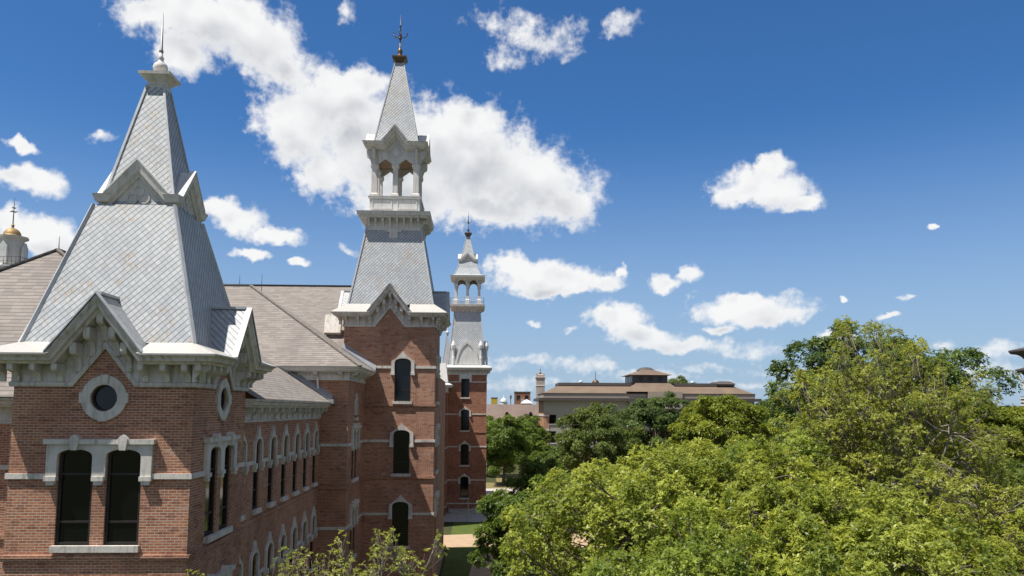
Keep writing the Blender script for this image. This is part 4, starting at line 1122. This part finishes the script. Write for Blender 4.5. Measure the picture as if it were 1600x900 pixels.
MB().lathe((cxx, Yc, zt+1.05), [(.3,0),(.25,.5),(.1,.7),(.08,1.2),(.02,1.4)], 8).build('finial', COPPER, chim)

# low rose roofed building with eyebrow dormers
Yd = 170.0; kd = Yd/1235
def gx(px): return bear(px)*Yd
def gz(py): return CAM_Z+(640-py)*kd
low = thing('low_hall', 'low brick building with a plain rose metal roof and two eyebrow dormers', 'building', (gx(802), Yd, 0))
MB().box(gx(762), gx(850), Yd, Yd+9, 0, gz(658.5)).build('wall', BRICK_OLD, low)
mb = MB(); mb.quad((gx(761), Yd-.5, gz(658)), (gx(852), Yd-.5, gz(658)), (gx(852), Yd+4.2, gz(631.5)), (gx(761), Yd+4.2, gz(631.5))); mb.quad((gx(852), Yd+9.5, gz(658)), (gx(761), Yd+9.5, gz(658)), (gx(761), Yd+4.2, gz(631.5)), (gx(852), Yd+4.2, gz(631.5)))
mb.quad((gx(761.5), Yd+9.2, gz(658)), (gx(761.5), Yd, gz(658)), (gx(761.5), Yd+4.2, gz(632)))
mb.build('roof', SEAM_R, low)
MB().box(gx(761), gx(852), Yd-.65, Yd-.48, gz(660), gz(657)).build('gutter', DARKROOF, low)
MB().tube([(gx(762), Yd-.7, gz(632)), (gx(762), Yd-.7, 0)], [.1, .1], 6).build('downspout', WHITE, low)
fd = Fr(0, Yd+.9, 0)
for q in (793, 830):
    z0 = gz(650.5)
    lp = [(gx(q)+.52*math.cos(math.pi*i/10), z0+1.05*math.sin(math.pi*i/10)) for i in range(11)]
    d = MB().slab(fd, [lp], -1.6, .02).build('eyebrow_dormer', SEAM_R, low)
    MB().slab(fd, [[(gx(q)+.42*math.cos(math.pi*i/10), z0+.05+.86*math.sin(math.pi*i/10)) for i in range(11)]], -.3, .03).build('dormer_window', GLASS, d)

# ---- bits of the town beyond
def far_pt(px, py, Y): return bear(px)*Y, CAM_Z+(640-py)/1235*Y
Yf = 330.0
x0, z1 = far_pt(768, 622, Yf); x1, _ = far_pt(778, 632, Yf)
yb = thing('yellow_building', 'small yellow block of a building above the rose roof', 'building', (x0, Yf, 0))
MB().box(x0, x1, Yf, Yf+4, 0, z1).build('wall', YELLOW, yb); MB().box(x0-.1, x1+.1, Yf-.1, Yf+4.1, z1, z1+.25).build('roof', DARKROOF, yb)
xc, zt = far_pt(787.5, 628, 340)
wd = thing('white_dome_building', 'tiny white domed building on the skyline above the rose roof', 'building', (xc, 340, 0))
MB().lathe((xc, 340, 0), [(1.6,0),(1.6,zt-.2),(1.8,zt)], 16).build('drum', WHITE, wd)
MB().lathe((xc, 340, zt), [(1.4*math.cos(a*math.pi/16), 1.7*math.sin(a*math.pi/16)) for a in range(8)]+[(.15,1.8),(.1,2.8),(.02,3.0)], 16).build('dome', WHITE, wd, smooth=True)
x0, z1 = far_pt(805, 613.5, 420); x1, _ = far_pt(829, 613.5, 420)
tb = thing('brick_block', 'square brown brick tower block on the skyline left of the slim tower', 'building', ((x0+x1)/2, 420, 0))
ft = Fr((x0+x1)/2, 420, 0); hw_ = (x1-x0)/2
hs = [[(q-1.0, z1-4.2), (q-1.0, z1-1.4), (q+1.0, z1-1.4), (q+1.0, z1-4.2)] for q in (-2.2, 2.2)]
wall(tb, ft, [(-hw_, 0), (hw_, 0), (hw_, z1), (-hw_, z1)], hs, 'wall', BRICK_OLD)
MB().box(x0, x1, 420.4, 428, 0, z1).build('core', DARKROOF, tb)
MB().box(x0-.2, x1+.2, 419.8, 428.2, z1, z1+.6).build('parapet', DARKROOF, tb)
MB().box((x0+x1)/2-.9, (x0+x1)/2+.9, 419.6, 420.1, z1-9, z1-3.2).build('stair_panel', BRICK_PINK, tb)
xc, zt = far_pt(823, 630, 300)
wt = thing('white_pavilion', 'low pavilion with a white peaked roof in front of the brown tower block', 'building', (xc, 300, 0))
MB().box(xc-1.9, xc+1.9, 298.5, 301.5, 0, zt).build('wall', TANWALL, wt)
MB().lathe((xc, 300, zt), [(2.2,0),(1.3,.85),(.5,1.3),(.05,1.5)], sq=True).build('peaked_roof', WHITE, wt)
xc, zt = far_pt(798.5, 617, 260)
lp_ = thing('light_mast', 'thin dark light mast on the skyline beside the white dome', 'mast', (xc, 260, 0))
MB().tube([(xc, 260, 0), (xc, 260, zt-1.2)], [.18, .12], 8).build('pole', IRON, lp_); MB().lathe((xc, 260, zt-1.3), [(.12,0),(.3,.1),(.3,1.1),(.05,1.4)], 8).build('lamp_head', IRON, lp_)

# ---- tiered tower at the right edge
Yp = 60.0; kp = Yp/1235
def qx(px): return bear(px)*Yp
def qz(py): return CAM_Z+(640-py)*kp
pcx = 49.2
def hr(px): return (pcx-bear(px)*(Yp+3))/(1+bear(px))
pag = thing('tiered_tower', 'tower with broad dark flared eaves and banded base at the right edge', 'tower', (pcx, Yp+3, 0))
def tier(mb, z_top, half_out, z_bot, half_in):
    pr_ = []
    for i in range(9):
        a = i/8; pr_.append((half_in+(half_out-.25-half_in)*(1-math.cos(a*math.pi/2)), z_bot+(z_top-.35-z_bot)*math.sin(a*math.pi/2)))
    mb.lathe((pcx, Yp+3, 0), pr_+[(half_out-.1, z_top-.3), (half_out, z_top-.12), (half_out, z_top), (half_in*.6, z_top+.55), (.3, z_top+.9)], sq=True)
mb = MB(); tier(mb, qz(531.5), hr(1577.5), qz(560), hr(1605)); mb.build('upper_eaves', DARKROOF, pag)
mb = MB(); tier(mb, qz(565.5), hr(1586.5), qz(582), hr(1601)); mb.build('lower_eaves', DARKROOF, pag)
MB().lathe((pcx, Yp+3, 0), [(hr(1602), qz(582)-.2), (hr(1602), qz(562))], sq=True).build('upper_wall', TANWALL, pag)
for a, b in ((-1,-1),(1,-1),(1,1),(-1,1)):
    h_ = hr(1597)
    MB().tube([(pcx+a*(h_+.25), Yp+3+b*(h_+.25), qz(568)), (pcx+a*h_, Yp+3+b*h_, qz(590)), (pcx+a*(h_-.2), Yp+3+b*(h_-.2), qz(614))], [.12, .1, .1], 8).build('strut', TRIM_W, pag)
MB().lathe((pcx, Yp+3, 0), [(hr(1604), qz(614)), (hr(1604), qz(578))], sq=True).build('lower_wall', TANWALL, pag)
base = MB().lathe((pcx, Yp+3, 0), [(hr(1592.5), 0), (hr(1592.5), qz(613))], sq=True).build('base', DARKROOF, pag)
mb = MB()
for q in (614.5, 620.5, 626.5): mb.lathe((pcx, Yp+3, 0), [(hr(1592), qz(q+3)), (hr(1591.7), qz(q+2.9)), (hr(1591.7), qz(q)), (hr(1592), qz(q-.1))], sq=True)
mb.build('stone_bands', TRIM_W, base)

# ------------------------------------------------------------------ ground
def sheet(name, x0, x1, y0, y1, z, m, nx=1, ny=1):
    mb = MB(); mb.quad((x0,y0,z),(x1,y0,z),(x1,y1,z),(x0,y1,z)); return struct(name, mb, m)
sheet('lawn', -2500, 2500, -600, 5000, 0.0, LAWN)
def curve_strip(name, pts, m, z):
    mb = MB(); n = len(pts)
    vs = [(a, y, z) for (a, b, y) in pts]+[(b, y, z) for (a, b, y) in pts]
    mb.add(vs, [(i, n+i, n+i+1, i+1) for i in range(n-1)]); return struct(name, mb, m)
mb = MB()   # tan path curving past the towers
N = 24; L1 = []; L2 = []
for i in range(N+1):
    x = -12+36*i/N; y = 71.6+2.0*math.sin((x+4)*.16)*0.6; w = 3.4+.9*max(0, (x+2)/10)
    L1.append((x, y-w, .006)); L2.append((x, y+w*.95, .006))
mb.add(L1+L2, [(i, i+1, N+2+i, N+1+i) for i in range(N)]); struct('tan_path', mb, PATHM)
curve_strip('side_path', [(-.25+.35*math.sin(i*.4), 1.9+.35*math.sin(i*.4), 30+i*2.1) for i in range(19)], PATHM, 0.010)
GREEN = ground_mat("watered_lawn", ((0.075, 0.105, 0.024), (0.095, 0.120, 0.030), (0.045, 0.070, 0.016)), 0.9)
sheet('quad_lawn', -2.5, 14, 48, 83.5, .003, GREEN)
sheet('dry_verge', 1.2, 40, 118.5, 128, .006, DRY)
sheet('pavement', .95, 60, 106, 118.5, .010, CONC)
sheet('paved_yard', -11, .94, 83.6, 92, .010, CONC)
sheet('far_lawn', 3, 60, 128.01, 146, .006, DRY)

rail = thing('handrail', 'thin metal handrail and post beside the steps of the far tower', 'railing', (-1.2, 86.5, 0))
mb = MB()
MB().tube([(-1.0, 83.0, 0), (-1.0, 83.0, 2.3)], [.05, .04], 8).build('post', GUTTER, rail)
mb.tube([(-3.2, 88, .95), (-1.2, 83.8, 1.0), (-.2, 88.6, .95)], [.03]*3, 6)
for p in ((-3.2, 88), (-2.2, 85.9), (-1.2, 83.8), (-.7, 86.2), (-.2, 88.6)): mb.tube([(p[0], p[1], 0), (p[0], p[1], .97)], [.025]*2, 6)
mb.build('rail', GUTTER, rail)

# ------------------------------------------------------------------ trees
def unit(v): return v/np.maximum(np.linalg.norm(v, axis=-1, keepdims=True), 1e-6)
def leaf_mesh(name, base, axis, length, width, rng, nleaf, spread=(35, 95), m=None, tint=None, droop=.25, stem=.5):
    """rosettes of small bent leaves round every shoot"""
    n = len(base)
    a = unit(axis)
    ref = np.where(np.abs(a[:, 2:3]) < .9, np.array([[0, 0, 1.]]), np.array([[1., 0, 0]]))
    e1 = unit(np.cross(a, ref)); e2 = np.cross(a, e1)
    k = np.arange(nleaf)
    ph = k[None, :]*2.39996+rng.uniform(0, 6.28, (n, 1))+rng.normal(0, .35, (n, nleaf))
    th = np.radians(rng.uniform(spread[0], spread[1], (n, nleaf)))
    d = (a[:, None, :]*np.cos(th)[..., None]+(e1[:, None, :]*np.cos(ph)[..., None]+e2[:, None, :]*np.sin(ph)[..., None])*np.sin(th)[..., None])
    L = length*rng.uniform(.6, 1.25, (n, nleaf, 1)); W = L*width*rng.uniform(.8, 1.2, (n, nleaf, 1))
    o = base[:, None, :]+a[:, None, :]*(rng.uniform(-stem, stem*.3, (n, nleaf, 1))*length)
    side = unit(np.cross(d, a[:, None, :]+rng.normal(0, .35, (n, nleaf, 3))))
    nn = np.cross(side, d)
    g = np.array([0, 0, -1.])
    p0 = o; mid = o+d*L*.45+g*L*droop*.12; tip = o+d*L+g*L*droop
    v = np.stack([p0, mid+side*W*.5+nn*L*.06, tip, mid-side*W*.5+nn*L*.06], 2).reshape(-1, 3)
    nf = n*nleaf
    me = bpy.data.meshes.new(name)
    me.vertices.add(nf*4); me.vertices.foreach_set('co', v.astype(np.float32).ravel())
    me.loops.add(nf*4); me.loops.foreach_set('vertex_index', np.arange(nf*4, dtype=np.int32))
    me.polygons.add(nf); me.polygons.foreach_set('loop_start', np.arange(0, nf*4, 4, dtype=np.int32))
    try: me.polygons.foreach_set('loop_total', np.full(nf, 4, np.int32))
    except Exception: pass
    me.update(calc_edges=True)
    at = me.attributes.new('tint', 'FLOAT', 'FACE')
    sh = np.repeat(tint+rng.normal(0, .2, n), nleaf)
    at.data.foreach_set('value', np.clip(sh+rng.normal(0, .16, nf), 0, 1).astype(np.float32))
    me.materials.append(m)
    return me

def tree_meshes(seed, H, zc, rx, ry, rz, nclump, per, nleaf, length, width, lm, bark=None, tr=.22, twigs=10, flat=.75, low=-.35, shell=(.55, 1.0), clump_r=.30, twig_r=.012, up=.7, spread=(35, 95), extra_limbs=0, droop=.25, tint=(0, 1), limb_n=5, lumpy=.09):
    rng = np.random.default_rng(seed)
    dirs = unit(rng.normal(0, 1, (nclump*6, 3))); dirs = dirs[dirs[:, 2] > low]
    keep = []                                   # spread the clumps out
    for q in dirs:
        if all(np.dot(q, p) < 1-0.75/nclump for p in keep): keep.append(q)
        if len(keep) == nclump: break
    D = np.array(keep); n = len(D)
    rr = rng.uniform(shell[0], shell[1], (n, 1))
    lump = 1+lumpy*(1.2*np.sin(D[:, :1]*4.1+seed)+np.sin(D[:, 1:2]*5.3+seed*2.0)+.8*np.sin(D[:, 2:]*4.0+seed*3.0))
    C = D*rr*lump*np.array([rx, ry, rz])+np.array([0, 0, zc])
    Rm = clump_r*(rx+ry+rz)/3
    rc = Rm*rng.uniform(.65, 1.3, n)
    # shoots
    ci = np.repeat(np.arange(n), per)
    m_ = len(ci)
    dd = unit(rng.normal(0, 1, (m_, 3))+D[ci]*.55+np.array([0, 0, .25]))
    rad = rng.uniform(.25, 1.0, (m_, 1))**.45
    S_ = C[ci]+dd*rad*rc[ci][:, None]*np.array([1, 1, flat])*rng.uniform(.8, 1.15, (m_, 1))
    ax = unit(dd*.7+D[ci]*.35+np.array([0, 0, up])+rng.normal(0, .35, (m_, 3)))
    ct = rng.uniform(tint[0], tint[1], n)
    crown = leaf_mesh('crown', S_, ax, length, width, rng, nleaf, spread, lm, tint=ct[ci], droop=droop)
    # trunk, limbs and twigs in one mesh
    mb = MB()
    zt = zc-.15*rz
    lean = rng.normal(0, .03*H, 2)
    mb.tube([(0,0,-.15),(0,0,.3),(lean[0]*.4, lean[1]*.4, zt*.5),(lean[0], lean[1], zt)], [tr*1.6, tr*1.15, tr*.9, tr*.55], 9)
    top = np.array([lean[0], lean[1], zt])
    # main limbs, then boughs from them to the clumps, then twigs
    K = max(5, n//11); order = rng.permutation(n)[:K]
    prim = []
    for i in order:
        h0 = rng.uniform(.42, 1.0)
        s0 = np.array([lean[0]*h0, lean[1]*h0, zt*h0]) if h0 < .95 else top
        e = s0+(C[i]-s0)*rng.uniform(.7, .9)
        mid = s0*.5+e*.5+np.array([0, 0, .10*np.linalg.norm(e-s0)*rng.uniform(-.6, 1.2)])+rng.normal(0, .07*rx, 3)
        ts = np.linspace(0, 1, limb_n)
        pts = np.array([s0*(1-q)**2+2*mid*q*(1-q)+e*q**2+(rng.normal(0, .022*rx, 3) if 0 < q < 1 else 0) for q in ts])
        r0 = tr*rng.uniform(.34, .5); rad_ = np.linspace(r0, max(twig_r*2.5, r0*.3), limb_n)
        mb.tube(pts, list(rad_), 6); prim.append((pts, rad_))
    allp = np.concatenate([p[1:] for p, _ in prim]); allr = np.concatenate([q[1:] for _, q in prim])
    for i in range(n):
        dist = np.linalg.norm(allp-C[i], axis=1); j0 = int(np.argmin(dist+rng.uniform(0, .25*rx, len(allp))))
        s0 = allp[j0]; e = C[i]; L_ = np.linalg.norm(e-s0)
        mid = s0*.5+e*.5+rng.normal(0, .12*L_+.02, 3)
        r0 = min(allr[j0]*.75, max(twig_r*2.2, .018*L_+twig_r))
        ts = np.linspace(0, 1, 4)
        mb.tube([s0*(1-q)**2+2*mid*q*(1-q)+e*q**2 for q in ts], list(np.linspace(r0, twig_r*1.4, 4)), 4)
        idx = np.where(ci == i)[0]
        for j in rng.choice(idx, min(twigs, len(idx)), replace=False):
            q = rng.uniform(.5, 1); b_ = s0*(1-q)**2+2*mid*q*(1-q)+e*q**2
            w = S_[j]; mm = b_*.45+w*.55+rng.normal(0, .12*rc[i], 3)
            mb.tube([b_, mm, w], [twig_r*1.2, twig_r*.9, twig_r*.5], 3)
    me = bpy.data.meshes.new('trunk'); me.from_pydata(mb.v, [], mb.f); me.update(); auto_uv(me)
    me.polygons.foreach_set('use_smooth', [True]*len(me.polygons)); me.materials.append(bark or BARK)
    return me, crown
def tree(name, label, cat, x, y, meshes, rot=0.0, top=10.0, group=None, z=0.0, wide=1.0):
    t = thing(name, label, cat, (x, y, z), group)
    for nm, me in zip(('trunk', 'crown'), meshes):
        o = bpy.data.objects.new(nm, me); COL.objects.link(o); o.parent = t
    co = np.empty(len(meshes[1].vertices)*3, np.float32); meshes[1].vertices.foreach_get('co', co)
    s = top/float(np.percentile(co[2::3], 99.8))
    t.rotation_euler = (0, 0, rot); t.scale = (s*wide, s*wide, s)
    return t
def tx(px, Y): return bear(px)*Y

GF = 'bright green trees filling the foreground at right'
OK_ = dict(low=-.45)
F_A = tree_meshes(11, 10.6, 7.2, 4.4, 4.3, 3.2, 330, 80, 7, .124, .44, L_BRIGHT, tr=.24, twigs=4, flat=1.05, clump_r=.125, droop=.1, shell=(.5, 1.08), spread=(40, 95), up=1.2, lumpy=.13)
F_B = tree_meshes(23, 10.6, 7.2, 4.6, 4.8, 3.3, 340, 80, 7, .124, .44, L_FRESH, tr=.24, twigs=4, flat=1.05, clump_r=.122, droop=.1, shell=(.5, 1.08), spread=(40, 95), up=1.2, lumpy=.13)
tree('broadleaf_tree', 'bright green leafy tree in the foreground, its crown nearest the tan path', 'tree', tx(1078, 23.5), 23.5, F_A, .3, 10.6, GF, wide=.94)
tree('broadleaf_tree', 'bright green leafy tree in the foreground, just below the yellowish tree at the tan roof', 'tree', tx(1170, 29), 29, F_B, 1.2, 10.7, GF)
tree('broadleaf_tree', 'nearest bright green tree at the bottom edge, left of the bare limbed yellowish tree', 'tree', tx(1320, 18), 18, F_A, 2.5, 9.9, GF, wide=.82)
tree('broadleaf_tree', 'bright green tree at the bottom edge between the path tree and the nearest tree', 'tree', tx(1090, 16.5), 16.5, F_B, 4.0, 9.3, GF, wide=.80)
F_C = tree_meshes(31, 9, 6.0, 2.5, 2.5, 2.7, 75, 130, 6, .15, .46, L_MID, tr=.2, twigs=6, low=-.7, clump_r=.2)
tree('broadleaf_tree', 'darker mid green tree overhanging the tan path beside the far tower', 'tree', tx(836, 36), 36, F_C, .6, 8.6, wide=.95)
tree('broadleaf_tree', 'small dark leafy tree low over the path behind the foreground crowns', 'tree', tx(858, 52), 52, F_C, 2.6, 8.3)

# sparse yellowish trees with bare limbs showing
P_A = tree_meshes(41, 14.2, 9.2, 4.3, 4.2, 4.9, 560, 34, 8, .095, .44, L_YELL, bark=BARK_PALE, tr=.22, twigs=5, flat=.85, clump_r=.10, low=-.75, lumpy=.05, shell=(.38, 1.0), twig_r=.008, up=1.1, spread=(40, 105), droop=.25, limb_n=7)
tree('budding_tree', 'tall sparse yellow green tree with grey limbs showing, before the dark green tree', 'tree', tx(1378, 27.5), 27.5, P_A, .0, 14.75, wide=.95)
P_B = tree_meshes(47, 9.5, 7.0, 2.9, 2.9, 3.4, 260, 36, 8, .085, .44, L_YELL, bark=BARK_PALE, tr=.22, twigs=6, flat=.8, clump_r=.115, low=-.65, lumpy=.08, shell=(.4, 1.05), twig_r=.008, up=1.0, spread=(40, 105), droop=.25, limb_n=7)
tree('budding_tree', 'sparse yellow green tree with crooked bare limbs in the bottom right corner', 'tree', tx(1560, 18.5), 18.5, P_B, .9, 10.4)
G_A = tree_meshes(53, 12.6, 9.4, 3.3, 3.2, 3.0, 90, 120, 6, .16, .45, L_GOLD, tr=.24, twigs=6, flat=.6, clump_r=.2)
tree('budding_tree', 'yellowish green tree before the right half of the tan roof', 'tree', tx(1135, 46), 46, G_A, .0, 12.4)
tree('budding_tree', 'yellowish green tree on the right skyline below the tiered tower', 'tree', tx(1560, 44), 45, G_A, 2.2, 11.9)

D_A = tree_meshes(61, 15.6, 10.6, 5.6, 5.3, 5.2, 120, 170, 6, .20, .48, L_DARK, tr=.34, twigs=5, clump_r=.19, low=-.6, lumpy=.06)
D_B = tree_meshes(67, 13, 8.4, 4.8, 4.6, 4.2, 110, 150, 6, .20, .42, L_OLIVE, tr=.3, twigs=5, clump_r=.19, low=-.6)
tree('dark_tree', 'big dark green tree behind the tall sparse yellow green tree', 'tree', tx(1380, 50), 50, D_A, .0, 17.0, wide=1.1)
tree('dark_tree', 'dark green tree rounding off the left shoulder of the biggest dark tree', 'tree', tx(1250, 66), 66, D_A, 1.7, 13.9)
tree('dark_tree', 'dark green tree at mid distance before the centre of the tan roofed hall', 'tree', tx(1013, 80), 80, D_A, 2.9, 13.3, wide=1.0)
tree('dark_tree', 'olive green tree before the left corner of the tan roofed hall', 'tree', tx(938, 74), 74, D_B, .5, 12.1, wide=.88)
tree('dark_tree', 'dark green tree in shade at the right edge under the tiered tower', 'tree', tx(1560, 50), 52, D_A, 3.9, 11.6)
tree('dark_tree', 'olive green tree hidden behind the yellowish tree at the tan roof', 'tree', tx(1095, 92), 92, D_B, 2.0, 11.9)
tree('dark_tree', 'olive green tree between the yellowish tree and the dark shoulder tree', 'tree', tx(1200, 84), 84, D_B, 3.3, 12.9)
tree('dark_tree', 'shaded olive green tree behind the crooked bare limbs in the bottom right corner', 'tree', tx(1530, 30), 31, D_B, 4.1, 10.4)
tree('dark_tree', 'dark green tree low between the foreground crowns and the tall sparse tree', 'tree', tx(1290, 36), 37, D_B, 5.0, 10.9)
M_A = tree_meshes(71, 10, 5.9, 4.2, 4.0, 4.2, 95, 140, 5, .26, .5, L_MID, tr=.26, twigs=6, clump_r=.22, low=-.85)
tree('lawn_tree', 'mid green tree with a visible trunk on the dry lawn right of the far tower', 'tree', tx(790, 118), 124, M_A, .0, 10.6)
tree('lawn_tree', 'mid green tree on the dry lawn by the brick corner of the tan roofed hall', 'tree', tx(828, 118), 134, M_A, 1.4, 10.4)
tree('lawn_tree', 'mid green tree farther back beside the low rose roofed building', 'tree', tx(768, 118), 140, M_A, 2.8, 10.3)
tree('dark_tree', 'dark tree standing right against the eaves of the rose roofed building', 'tree', tx(823, 160), 160, D_B, 1.0, 10.6)
SC_ = tree_meshes(83, 8, 5.4, 2.8, 2.8, 2.9, 60, 80, 5, .2, .4, L_OLIVE, bark=BARK_PALE, tr=.16, twigs=12, clump_r=.22, flat=.6)
tree('scrub_tree', 'grey green scrubby tree by the brick corner of the tan roofed hall', 'tree', tx(872, 90), 90, SC_, 0, 7.6)
tree('dark_tree', 'distant tree top showing above the roof behind the square lantern', 'tree', tx(1062, 200), 200, D_B, 1.0, 20.0)
tree('lawn_tree', 'mid green tree low between the path tree and the lawn trees', 'tree', tx(862, 104), 104, M_A, 4.4, 7.4)

# young shoots reaching up at the bottom left
SH = 'slender young trees below the brick wall'
S_A = tree_meshes(91, 8.9, 7.3, 1.5, 1.4, 1.3, 30, 16, 6, .085, .45, L_YELL, bark=BARK_PALE, tr=.07, twigs=20, clump_r=.26, flat=1.25, low=-.5, shell=(.35, 1.1), twig_r=.006, up=1.6, spread=(30, 90))
S_B = tree_meshes(97, 8.9, 7.3, 1.2, 1.2, 1.4, 28, 16, 6, .085, .45, L_YELL, bark=BARK_PALE, tr=.07, twigs=20, clump_r=.26, flat=1.3, low=-.5, shell=(.35, 1.1), twig_r=.006, up=1.6, spread=(30, 90))
tree('young_tree', 'slender yellow green young tree before the lancet windows of the wing', 'tree', tx(455, 16.5), 16.5, S_A, .4, 8.75, SH, wide=.9)
tree('young_tree', 'slender yellow green young tree before the foot of the far tower', 'tree', tx(620, 17), 17, S_B, 1.0, 9.1, SH, wide=.9)
tree('young_tree', 'slender young tree midway between the other two before the wing', 'tree', tx(535, 17.5), 17.5, S_A, 2.4, 8.55, SH, wide=.9)
tree('young_tree', 'young tree with only its top twigs showing under the near tower corner', 'tree', tx(292, 15.5), 15.5, S_B, 3.0, 8.4, SH, wide=.8)
